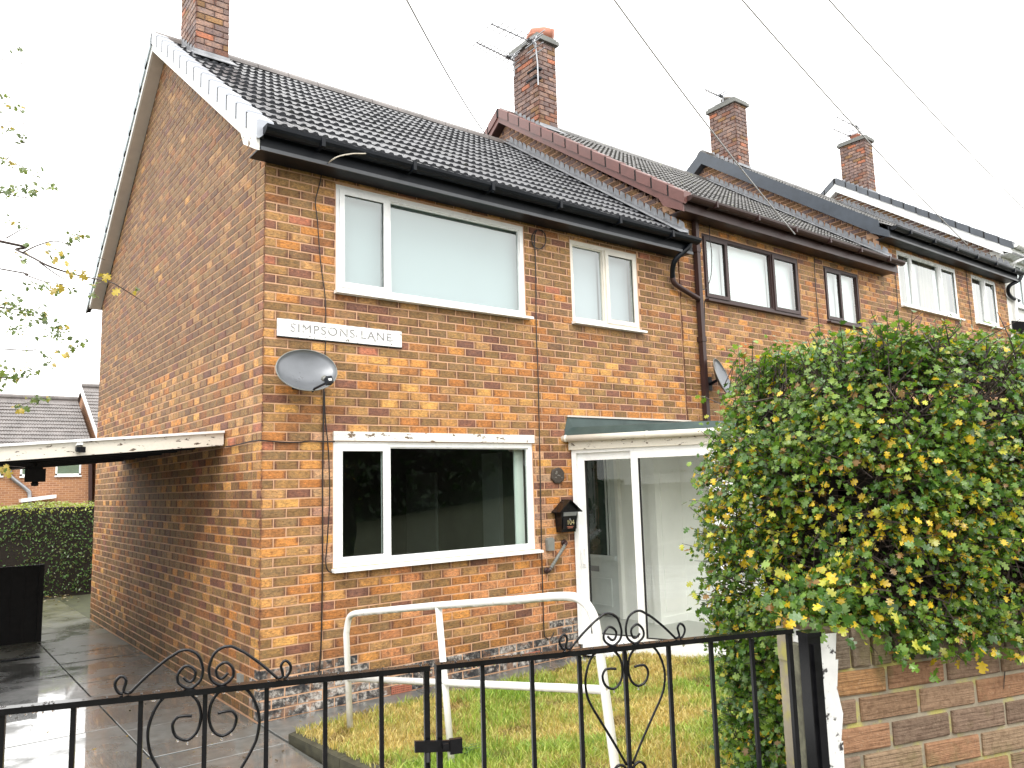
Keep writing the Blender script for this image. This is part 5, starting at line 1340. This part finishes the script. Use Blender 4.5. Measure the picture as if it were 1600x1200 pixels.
def big_hedge():
    hg = thing('hedge', 'tall clipped hawthorn hedge turning yellow above the low brick wall', 'hedge', (W0.x + WD.x * 1.5, W0.y + WD.y * 1.5, .46))
    def at(s, t, z): return W0 + WD * s + WN * t + UP * z
    r = random.Random(21); L = Leaves()
    S0, S1, T0, T1, Z0, Z1 = .165, 4.4, -.02, .74, .5, 2.315
    # dark interior of twigs
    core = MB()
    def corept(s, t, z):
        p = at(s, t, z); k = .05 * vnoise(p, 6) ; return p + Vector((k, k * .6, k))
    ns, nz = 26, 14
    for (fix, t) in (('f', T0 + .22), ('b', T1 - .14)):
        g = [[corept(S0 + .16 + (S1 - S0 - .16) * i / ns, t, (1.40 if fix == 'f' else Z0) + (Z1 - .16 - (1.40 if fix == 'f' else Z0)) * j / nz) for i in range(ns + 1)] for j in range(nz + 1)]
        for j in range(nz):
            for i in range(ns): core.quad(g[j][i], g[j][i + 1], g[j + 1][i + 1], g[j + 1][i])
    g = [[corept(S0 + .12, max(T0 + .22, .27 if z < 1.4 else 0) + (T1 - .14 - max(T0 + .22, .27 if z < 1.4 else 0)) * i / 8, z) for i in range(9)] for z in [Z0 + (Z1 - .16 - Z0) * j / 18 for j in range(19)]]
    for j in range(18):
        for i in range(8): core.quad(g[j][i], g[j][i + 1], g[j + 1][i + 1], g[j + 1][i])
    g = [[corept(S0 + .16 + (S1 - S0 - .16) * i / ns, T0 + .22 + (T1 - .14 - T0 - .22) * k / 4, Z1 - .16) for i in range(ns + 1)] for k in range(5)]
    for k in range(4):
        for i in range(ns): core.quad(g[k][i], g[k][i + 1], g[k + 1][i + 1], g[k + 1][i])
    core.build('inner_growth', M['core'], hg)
    tw = MB()
    def leafy(p, out, yel, dens=1.0, smin=.013, smax=.030):
        """a short shoot with a few leaves"""
        k = r.choice((2, 3, 3, 4, 5)) if dens >= 1 else 2
        d = (out + Vector((r.uniform(-.9, .9), r.uniform(-.9, .9), r.uniform(-.5, .8)))).normalized(); ln = r.uniform(.03, .10)
        q = p + d * ln
        if r.random() < .5: tw.tube([p - d * .07, p, q], [.0022, .0018, .0010], 4, cap=False)
        for i in range(k):
            c = p.lerp(q, (i + 1) / k)
            n = (out * r.uniform(.1, 1.1) + Vector((0, 0, r.uniform(.0, 1.0))) + Vector((r.uniform(-1, 1), r.uniform(-1, 1), r.uniform(-.6, .6))))
            tip = d * .5 + Vector((r.uniform(-1, 1), r.uniform(-1, 1), r.uniform(-1.0, .4)))
            L.add(c + tip.normalized() * .004, n, tip, r.uniform(smin, smax), hedge_tint(r, yel), r.randrange(4))
    def place(n, gen):
        for _ in range(n):
            s, t, z, out = gen(); p = at(s, t, z)
            cl = vnoise(p, 9.5, 1.1) + .7 * vnoise(p, 23, 4.)
            gapn = cl < -.30
            if gapn and r.random() < .80: continue
            off = .032 * vnoise(p, 5.5, 2.) + r.uniform(-.085, .018)
            p = p + out * off
            # warmer patch in the middle of the front, greyer green on top
            yel = .10 + .32 * max(0, 1 - abs(z - 1.75) / .38) * (1 if s < 1.4 else .6) * (.6 + .6 * max(0, vnoise(p, 4, 9)))
            leafy(p, out, min(.42, yel * .8))
    rnd_round = lambda z: .0 if z < Z1 - .22 else .10 * ((z - Z1 + .22) / .22) ** 2
    lw = lambda z: .045 * math.sin((z - .6) * 2.2)
    def front():
        s = S0 + (2.1 * r.random() if r.random() < .86 else (S1 - S0) * r.random()); z = r.uniform(1.40, Z1); side = max(0, (S0 + .16 - s) / .16)
        return s, T0 + rnd_round(z) - .05 * math.sin((z - 1.35) / .95 * math.pi) + .11 * side ** 2, z, (-WN + UP * (.15 if z < 2.1 else .6) - WD * .9 * side).normalized()
    def end():
        z = r.uniform(Z0, Z1); t = r.uniform(T0 if z > 1.45 else .25, T1)
        sh = .24 * max(0, (z - (Z1 - .45)) / .45) ** 2 + (.06 if z < 1.3 else 0)
        return S0 + sh - lw(z) * .6, t, z, (-WD + UP * .15).normalized()
    def top():
        return S0 + .1 + (2.1 * r.random() if r.random() < .8 else (S1 - S0 - .1) * r.random()), r.uniform(T0, T1), Z1 + r.uniform(-.02, .03), UP.copy()
    def back():
        return r.uniform(S0, S1), T1, r.uniform(Z0, Z1), WN.copy()
    place(10400, front); place(6000, end); place(3600, top); place(700, back)
    # longer bare shoots poking out of the cut top and face
    for _ in range(110):
        s = S0 + .1 + 2.6 * r.random() ** 1.2; k = r.random()
        if k < .5: p = at(s, r.uniform(T0, .4), Z1 - .03); d = (UP + Vector((r.uniform(-.5, .5), r.uniform(-.5, .5), 0))).normalized(); ln = r.uniform(.02, .06)
        elif k < .8: p = at(s, T0 + .12, r.uniform(1.5, 2.3)); d = (-WN * .45 + WD * r.uniform(-1, 1) + UP * r.uniform(-.6, .9)).normalized(); ln = r.uniform(.08, .26)
        else: p = at(S0 + .08, r.uniform(.1, .7), r.uniform(.8, 2.2)); d = (-WD + UP * r.uniform(-.4, .5) + WN * r.uniform(-.4, .4)).normalized(); ln = r.uniform(.07, .15)
        q = p + d * ln; mid = p.lerp(q, .5) + Vector((r.uniform(-.01, .01), r.uniform(-.01, .01), r.uniform(-.01, .01)))
        tw.tube([p - d * .05, mid, q], [.0035, .0028, .0014], 5)
    for _ in range(2600):
        s = S0 + .12 + 2.3 * r.random(); p = at(s, T0 + r.uniform(.02, .2), r.uniform(1.42, 2.3)); d = Vector((r.uniform(-1, 1), r.uniform(-1, 1), r.uniform(-1, 1))).normalized(); q = p + d * r.uniform(.08, .22)
        tw.tube([p, p.lerp(q, .5) + Vector((r.uniform(-.015, .015),) * 3), q], [.003, .0024, .0012], 4, cap=False)
    tw.build('twigs', M['bark'], hg)['kind'] = 'stuff'
    # sprays hanging over the coping
    for _ in range(120):
        s = S0 + 2.4 * r.random() ** 1.2; z = 1.43 - abs(r.gauss(0, .025)) + .02 * vnoise((s, 0, 0), 9)
        if vnoise((s * 1.0, 0, 0), 4.5, .4) < -.25: continue
        leafy(at(s, -.045 + r.uniform(-.02, .01), z), (-WN - UP * .5).normalized(), .22, 1, .018, .036)
    for _ in range(90):
        leafy(at(r.uniform(-.03, .24), r.uniform(-.05, .24), 1.475 + abs(r.gauss(0, .06))), (-WN - WD * .6 + UP * .3).normalized(), .22, 1, .02, .04)
    L.front = lambda P: 1.0 if (Vector(P) - W0).dot(WN) < .02 or (Vector(P) - W0).dot(WD) < S0 + .02 else .3
    L.finish(hg, 300, M['leaf_o'], M['leaf'])
big_hedge()

def box_hedge(label, x0, x1, y0, y1, z0, z1, n, size, cols, seed, name='hedge', group=None, top=None):
    r = np.random.RandomState(seed); hg = thing(name, label, 'hedge', ((x0 + x1) / 2, (y0 + y1) / 2, z0), group)
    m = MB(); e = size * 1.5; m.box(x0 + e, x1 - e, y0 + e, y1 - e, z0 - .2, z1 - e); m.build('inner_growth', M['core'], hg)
    A = [(x1 - x0) * (z1 - z0), (x1 - x0) * (z1 - z0), (y1 - y0) * (z1 - z0), (y1 - y0) * (z1 - z0), (x1 - x0) * (y1 - y0)]; A = np.array(A) / sum(A)
    fc = r.choice(5, n, p=A); u, v, w = r.rand(n), r.rand(n), r.normal(0, size * .8, n)
    P = np.zeros((n, 3)); Nn = np.zeros((n, 3))
    for k, (ax, val, sg) in enumerate(((1, y0, -1), (1, y1, 1), (0, x0, -1), (0, x1, 1), (2, z1, 1))):
        q = fc == k; oth = [a for a in range(3) if a != ax]; lo = (x0, y0, z0); hi = (x1, y1, z1)
        P[q, oth[0]] = lo[oth[0]] + (hi[oth[0]] - lo[oth[0]]) * u[q]; P[q, oth[1]] = lo[oth[1]] + (hi[oth[1]] - lo[oth[1]]) * v[q]; P[q, ax] = val + w[q]; Nn[q, ax] = sg
    bump = size * 3.0 * np.sin(P[:, 0] * 2.6 + 1.3 * np.sin(P[:, 2] * 3)) * np.sin(P[:, 1] * 2.2 + P[:, 2] * 2.9)
    P += Nn * bump[:, None]
    Nn = Nn + r.normal(0, .7, (n, 3)) + np.array([0, 0, .4]); Nn /= np.linalg.norm(Nn, axis=1)[:, None]
    T = r.normal(0, 1, (n, 3)); T -= Nn * (T * Nn).sum(1)[:, None]; T /= np.linalg.norm(T, axis=1)[:, None]; B = np.cross(Nn, T)
    s = (size * r.uniform(.6, 1.3, n))[:, None]
    V = np.stack([P - T * s, P + B * s * .45, P + T * s, P - B * s * .45], 1)
    F = np.arange(n * 4).reshape(n, 4); C = np.array(cols); tint = C[r.randint(0, len(C), n)] * r.uniform(.7, 1.3, n)[:, None]
    if top is not None:
        q = P[:, 2] > z1 - .14; tint[q] = np.array(top) * r.uniform(.7, 1.3, q.sum())[:, None]
    o = link('foliage', np_mesh('foliage', V.reshape(-1, 3), F, M['leaf'], tint), hg); o['kind'] = 'stuff'
    return hg
box_hedge('clipped dark green hedge closing the far end of the side passage', -7.0, 1.6, 11.25, 12.3, 0.0, 1.74, 26000, .026, [(.10, .21, .06), (.07, .15, .045), (.15, .26, .075), (.11, .13, .04)], 3, top=(.34, .40, .08))
# trees and hedge on the other side of the street: seen only as dark reflections in the lower glass
box_hedge('tall dark green hedge across the street', -30, 34, -19.5, -17.2, .3, 4.3, 16000, .16, [(.035, .07, .022), (.025, .05, .018), (.05, .085, .03)], 9)
# leaf litter at the foot of the passage hedge
lit = MB(); rr = random.Random(6)
for _ in range(420):
    x, y = rr.uniform(-2.6, .3), 11.1 - abs(rr.gauss(0, .55)); a = rr.uniform(0, 6.28); s = rr.uniform(.018, .04); z = .012 + rr.random() * .012
    c, d = Vector((math.cos(a) * s, math.sin(a) * s, rr.uniform(-.008, .012))), Vector((-math.sin(a) * s * .6, math.cos(a) * s * .6, rr.uniform(-.006, .01)))
    t = rr.choice([(.22, .15, .06), (.30, .24, .12), (.12, .08, .04), (.40, .36, .28), (.16, .14, .05)]); p = Vector((x, y, z)); lit.quad(p - c, p + d, p + c, p - d, t)
for _ in range(160):
    x, y = rr.uniform(-1.6, 3.2), rr.uniform(-2.6, 3.0)
    if x > .0 and y > -.02: continue
    if x > .0 and y < -.6: continue
    a = rr.uniform(0, 6.28); s = rr.uniform(.006, .018); c, d = Vector((math.cos(a) * s, math.sin(a) * s, .003)), Vector((-math.sin(a) * s * .6, math.cos(a) * s * .6, .002))
    t = rr.choice([(.22, .15, .06), (.34, .24, .08), (.10, .07, .03), (.05, .04, .02)]); p = Vector((x, y, ramp(y) + .006)); lit.quad(p - c, p + d, p + c, p - d, t)
tag(lit.build('fallen_leaves', M['leaf']), kind='stuff')

# ------------------------------------------------------------------ maple reaching in from the left
def maple():
    base = Vector((-5.2, -2.6, ground_z(-5.2, -2.6)))
    tr = thing('maple_tree', 'thin maple with yellowing lobed leaves reaching in beside the gable', 'tree', tuple(base))
    r = random.Random(31); L = Leaves(); wood = MB()
    trunk = [base + Vector((0, 0, -.1)), base + Vector((.05, .02, 1.2)), base + Vector((.02, .1, 2.4)), base + Vector((.15, .1, 3.6)), base + Vector((.2, .15, 5.2))]
    MB().tube(spline(trunk, 5), [.085 - .07 * k / 20 for k in range(21)], 10).build('trunk', M['bark'], tr, smooth=True)
    def twig(p, d, ln, rad, depth, leafd, col):
        pts = [p]; q = p
        n = 5
        for k in range(n):
            d = (d + Vector((r.uniform(-.16, .16), r.uniform(-.16, .16), r.uniform(-.10, .13)))).normalized(); q = q + d * ln / n; pts.append(q)
        wood.tube(pts, [rad * (1 - .72 * k / n) for k in range(n + 1)], 5 if rad < .006 else 7)
        if depth > 0:
            for k in range(1, n + 1):
                for _ in range(2 if r.random() < .45 else 1):
                    sd = (d + Vector((r.uniform(-.9, .9), r.uniform(-.9, .9), r.uniform(-.7, .7)))).normalized(); twig(pts[k], sd, ln * r.uniform(.3, .52), rad * .5, depth - 1, leafd, col)
        if depth <= 1:
            for k in range(1, n + 1):
                for _ in range(3):
                    if r.random() > leafd: continue
                    c = pts[k] + Vector((r.uniform(-.04, .04), r.uniform(-.04, .04), r.uniform(-.05, .02))); t = col(r)
                    L.add(c, Vector((r.uniform(-.8, .8), r.uniform(-.8, .8), r.uniform(-.2, 1))), Vector((r.uniform(-1, 1), r.uniform(-1, 1), r.uniform(-1.2, .2))), (r.uniform(.05, .068) if r.random() < .08 else r.uniform(.016, .034)), t, r.randrange(4))
    def gcol(r):
        u = r.random(); c = (.42, .30, .05) if u < .10 else (.24, .25, .04) if u < .25 else (.22, .12, .04) if u < .32 else (.085, .135, .035) if u < .75 else (.12, .17, .05)
        f = r.uniform(.7, 1.2); return (c[0] * f, c[1] * f, c[2] * f)
    # limbs that reach into the picture, laid out in the tree's own plane a few metres off the gable
    def limb(pxs, Z, r0, r1):
        P = [rayat(x, y, Z + .12 * math.sin(i * 1.7)) for i, (x, y) in enumerate(pxs)]
        if pxs[0][0] <= 5:                                   # carry on back to the trunk
            a = P[0]; zt = min(4.6, max(1.6, a.z - .5)); P = [base + Vector((.1, .1, zt)), (base + Vector((.1, .1, zt))).lerp(a, .5) + Vector((0, 0, .10))] + P
        pts = spline(P, 5); n = len(pts) - 1
        wood.tube(pts, [r0 + (r1 - r0) * (k / n) ** .7 for k in range(n + 1)], 6)
    for pxs, Z, r0, r1 in (
        ([(0, 377), (25, 390), (50, 402), (75, 415), (100, 424), (130, 432), (170, 440), (190, 450), (215, 466), (231, 477)], 4.6, .0115, .0018),
        ([(35, 395), (60, 383), (90, 377), (130, 393), (164, 406)], 4.6, .006, .0015),
        ([(0, 420), (40, 430), (70, 440), (100, 445), (130, 455), (152, 464)], 4.8, .007, .0015),
        ([(62, 410), (90, 430), (110, 440), (140, 452)], 4.6, .005, .0012), ([(10, 372), (50, 350), (92, 337)], 4.5, .004, .001), ([(0, 400), (30, 420), (60, 445)], 4.5, .004, .001),
        ([(0, 545), (60, 545), (104, 548), (135, 536)], 4.9, .006, .0015), ([(0, 92), (30, 74), (37, 71)], 5.0, .005, .0015), ([(0, 186), (25, 176), (69, 155)], 4.8, .005, .001),
        ([(0, 197), (15, 189), (28, 183)], 4.8, .004, .001), ([(0, 216), (30, 209), (49, 208)], 5.0, .005, .0012), ([(10, 250), (37, 220)], 4.7, .003, .001), ([(0, 250), (20, 255), (60, 269)], 4.9, .005, .0012),
        ([(0, 300), (40, 303), (95, 291)], 5.0, .007, .0012), ([(0, 165), (20, 166), (45, 164)], 5.0, .004, .001), ([(0, 480), (45, 490), (105, 525)], 5.0, .008, .0015), ([(0, 590), (40, 580), (90, 566)], 5.1, .007, .0012),
        ([(0, 640), (30, 634), (58, 624), (84, 620)], 5.6, .006, .001), ([(0, 735), (12, 728)], 4.4, .003, .001), ([(45, 345), (90, 337), (93, 352)], 4.5, .002, .001)):
        limb(pxs, Z, r0, r1)
    Y, G = (.44, .33, .07), (.10, .15, .045)
    for (cx, cy, sx, sy, n, yel, Z) in ((30, 75, 9, 5, 9, .1, 5), (5, 155, 8, 14, 12, .1, 5), (28, 168, 18, 5, 14, .1, 4.9), (10, 205, 10, 10, 14, .1, 4.8), (28, 214, 16, 6, 14, .1, 5), (6, 250, 8, 8, 12, .3, 4.9), (32, 262, 12, 5, 12, .1, 4.9), (55, 270, 7, 5, 9, .05, 4.9),
                                        (12, 298, 22, 10, 46, .08, 5), (55, 298, 10, 6, 22, .05, 5), (80, 292, 8, 5, 14, .1, 5), (18, 350, 18, 12, 12, .05, 4.8), (112, 372, 8, 6, 14, .1, 4.6), (125, 366, 6, 5, 7, .1, 4.6), (46, 378, 5, 5, 8, .1, 4.6),
                                        (82, 398, 16, 10, 16, .6, 4.6), (40, 402, 8, 10, 10, .25, 4.6), (102, 396, 8, 8, 8, .3, 4.6), (115, 425, 10, 6, 9, .9, 4.6), (150, 446, 6, 5, 5, .5, 4.6), (165, 427, 5, 4, 4, .9, 4.6), (188, 452, 4, 3, 3, .7, 4.6), (210, 455, 4, 5, 4, .2, 4.6),
                                        (88, 447, 7, 6, 8, .7, 4.8), (45, 445, 8, 6, 12, .05, 4.8), (64, 446, 5, 6, 9, .05, 4.8), (110, 454, 5, 5, 6, .3, 4.8), (145, 460, 5, 5, 6, .3, 4.8),
                                        (14, 478, 22, 16, 80, .06, 5), (48, 488, 12, 7, 20, .06, 5), (68, 492, 14, 10, 32, .06, 5), (88, 518, 18, 12, 50, .10, 5), (28, 515, 18, 10, 26, .05, 5), (112, 542, 8, 5, 12, .1, 4.9), (128, 535, 7, 4, 8, .1, 4.9), (98, 550, 5, 4, 6, .9, 4.9), (40, 546, 4, 4, 5, .1, 4.9),
                                        (76, 562, 12, 10, 14, .06, 5.1), (18, 586, 26, 12, 56, .06, 5.1), (44, 578, 10, 8, 16, .06, 5.1), (4, 605, 10, 6, 12, .06, 5.1), (55, 625, 12, 7, 26, .3, 5.6), (34, 634, 8, 5, 12, .6, 5.6), (78, 622, 8, 3, 8, .3, 5.6), (6, 729, 8, 5, 10, .7, 4.4)):
        for _ in range(n):
            c = rayat(cx + r.gauss(0, sx * .6), cy + r.gauss(0, sy * .6), Z + r.uniform(-.18, .18)); t = Y if r.random() < yel else (.16, .21, .05) if r.random() < .4 else G
            f = r.uniform(.75, 1.3); big = r.random() < (.5 if yel > .55 else .06)
            L.add(c, Vector((r.uniform(-.8, .8), r.uniform(-1.2, .3), r.uniform(-.2, 1))), Vector((r.uniform(-1, 1), r.uniform(-1, 1), r.uniform(-1.2, .2))), r.uniform(.034, .055) if big else r.uniform(.017, .036), (t[0] * f, t[1] * f, t[2] * f), r.randrange(4))
    wood.build('branches', M['bark'], tr, smooth=True)
    # unseen rest of the crown keeps its own leaves
    for k in range(26):
        p = base + Vector((r.uniform(-.9, .3), r.uniform(-.9, .7), r.uniform(2.6, 5.0))); twig(p, Vector((r.uniform(-1, .2), r.uniform(-1, 1), r.uniform(-.2, .8))).normalized(), .6, .007, 1, .6, gcol)
    w2 = MB(); 
    L.finish(tr, 260, M['leaf_o'], M['leaf'], minpx=7)
maple()

# ------------------------------------------------------------------ houses behind
def far_house(label, x0, x1, y0, ze, zr, yr, grow, gable_left, wins, zb=-1.4):
    h = thing('rear_house', label, 'house', (x0, y0, zb), 'brick houses behind the garden hedge')
    m = MB(); m.box(x0, x1, y0, 2 * yr - y0, zb, ze - .0)
    if gable_left: m.add([(x0, y0, ze), (x0, 2 * yr - y0, ze), (x0, yr, zr - .1)], [(0, 1, 2)])
    k = NT('far_brick'); bt = k.n('TexBrick'); bt.inputs['Scale'].default_value = 1.0; bt.inputs['Mortar Size'].default_value = .010; bt.inputs['Brick Width'].default_value = .228; bt.inputs['Row Height'].default_value = .0835
    bt.inputs['Color1'].default_value = (.36, .17, .075, 1); bt.inputs['Color2'].default_value = (.25, .11, .055, 1); bt.inputs['Mortar'].default_value = (.42, .26, .17, 1)
    mp = k.n('Mapping'); mp.inputs['Rotation'].default_value = (R(90), 0, 0); k.l(k.pos(), mp.inputs[0]); k.l(mp.outputs[0], bt.inputs[0])
    mat = k.set(k.mix(k.val(k.noise(1.5, 4), 0, .35, .4, .7), bt.outputs[0], (.40, .20, .09)), .85)
    wall = m.build('wall', mat, h)
    global PITCH
    old = PITCH; PITCH = math.atan((zr - ze) / (yr - y0 + .3)); rl = math.hypot(yr - y0 + .3, zr - ze); nr = int(rl / GAUGE)
    d = MB(); d.quad((x0 - .1, y0 - .3, ze - .06), (x1, y0 - .3, ze - .06), (x1, yr, zr - .06), (x0 - .1, yr, zr - .06)); d.quad((x0 - .1, 2 * yr - y0 + .3, ze - .06), (x1, 2 * yr - y0 + .3, ze - .06), (x1, yr, zr - .06), (x0 - .1, yr, zr - .06))
    roof = d.build('roof', M['tile_bg'], h)
    lay_tiles(roof, x0 - .1, x1, y0 - .3, ze - .05, nr, M['tile_bg'], False); PITCH = old
    m = MB(); m.tube([(x0 - .1, yr, zr), (x1, yr, zr)], .11, 10); m.build('ridge', M['tile_bg'], roof)
    m = MB(); m.tube([(x0 - .1, y0 - .36, ze - .1), (x1, y0 - .36, ze - .1)], .06, 8); m.box(x0 - .05, x1, y0 - .3, y0 - .27, ze - .2, ze); m.build('gutter', M['upvc'], h)
    if gable_left:
        m = MB(); m.prism([(x0 - .14, y0 - .32, ze - .28), (x0 - .14, yr, zr - .28), (x0 - .14, yr, zr + .03), (x0 - .14, y0 - .32, ze + .02)], (.03, 0, 0)); m.build('barge_board', M['upvc'], h)
    for (a, b, c, d2) in wins:
        f = MB(); 
        for (p, q, r_, t) in ((a, b, c, c + .07), (a, b, d2 - .07, d2), (a, a + .07, c, d2), (b - .07, b, c, d2)): f.box(p, q, y0 - .03, y0 + .02, r_, t)
        f.box(a - .02, b + .02, y0 - .08, y0, c - .06, c); w = f.build('window', M['upvc'], h)
        MB().box(a + .07, b - .07, y0 - .012, y0 - .004, c + .07, d2 - .07).build('pane', M['glass'], w); MB().box(a + .05, b - .05, y0 - .0035, y0 - .001, c + .05, d2 - .05).build('blind', M['room_pale'], w)
    return h
YB = 29.3
def wb(px0, px1, py): p, q = survey(px0, py, 'y', YB), survey(px1, py, 'y', YB); return (p.x, q.x, p.z, p.z + 1.05)
ra = far_house('long low brick house with a grey tiled roof beyond the passage hedge', -14, survey(148, 690, 'y', YB).x - .1, YB, 3.95, survey(60, 621, 'y', 33.2).z, 33.2, 1, False, [wb(86, 126, 743), wb(31, 64, 744), wb(-40, 4, 744)])
rb = far_house('taller brick house with a white edged gable behind the long roof', survey(131, 604, 'y', 33.2).x, 14, YB + .02, 4.55, survey(140, 603, 'y', 33.2).z, 33.2, 1, True, [])
pp = lambda x, y, v=YB - .12: survey(x, y, 'y', v)
m = MB(); m.tube(spline([pp(15, 700), pp(15, 738), pp(17, 745), pp(42, 765), pp(46, 772), pp(46, 800)], 3), .075, 10); m.build('downpipe', M['alu'], ra, smooth=True)
m = MB(); m.tube([pp(141, 700), pp(141, 800)], .07, 8); m.build('downpipe', M['brown'], ra)
m = MB(); a, b = pp(33, 785, YB - .9), pp(88, 778, YB - .9); m.prism([a, b, b + Vector((0, 0, .13)), a + Vector((0, 0, .13))], (0, .8, 0)); m.build('door_hood', M['upvc'], ra)
for x in (38, 80): MB().tube([pp(x, 784, YB - .8), pp(x, 815, YB - .8)], .05, 8).build('hood_post', M['brown'], ra)
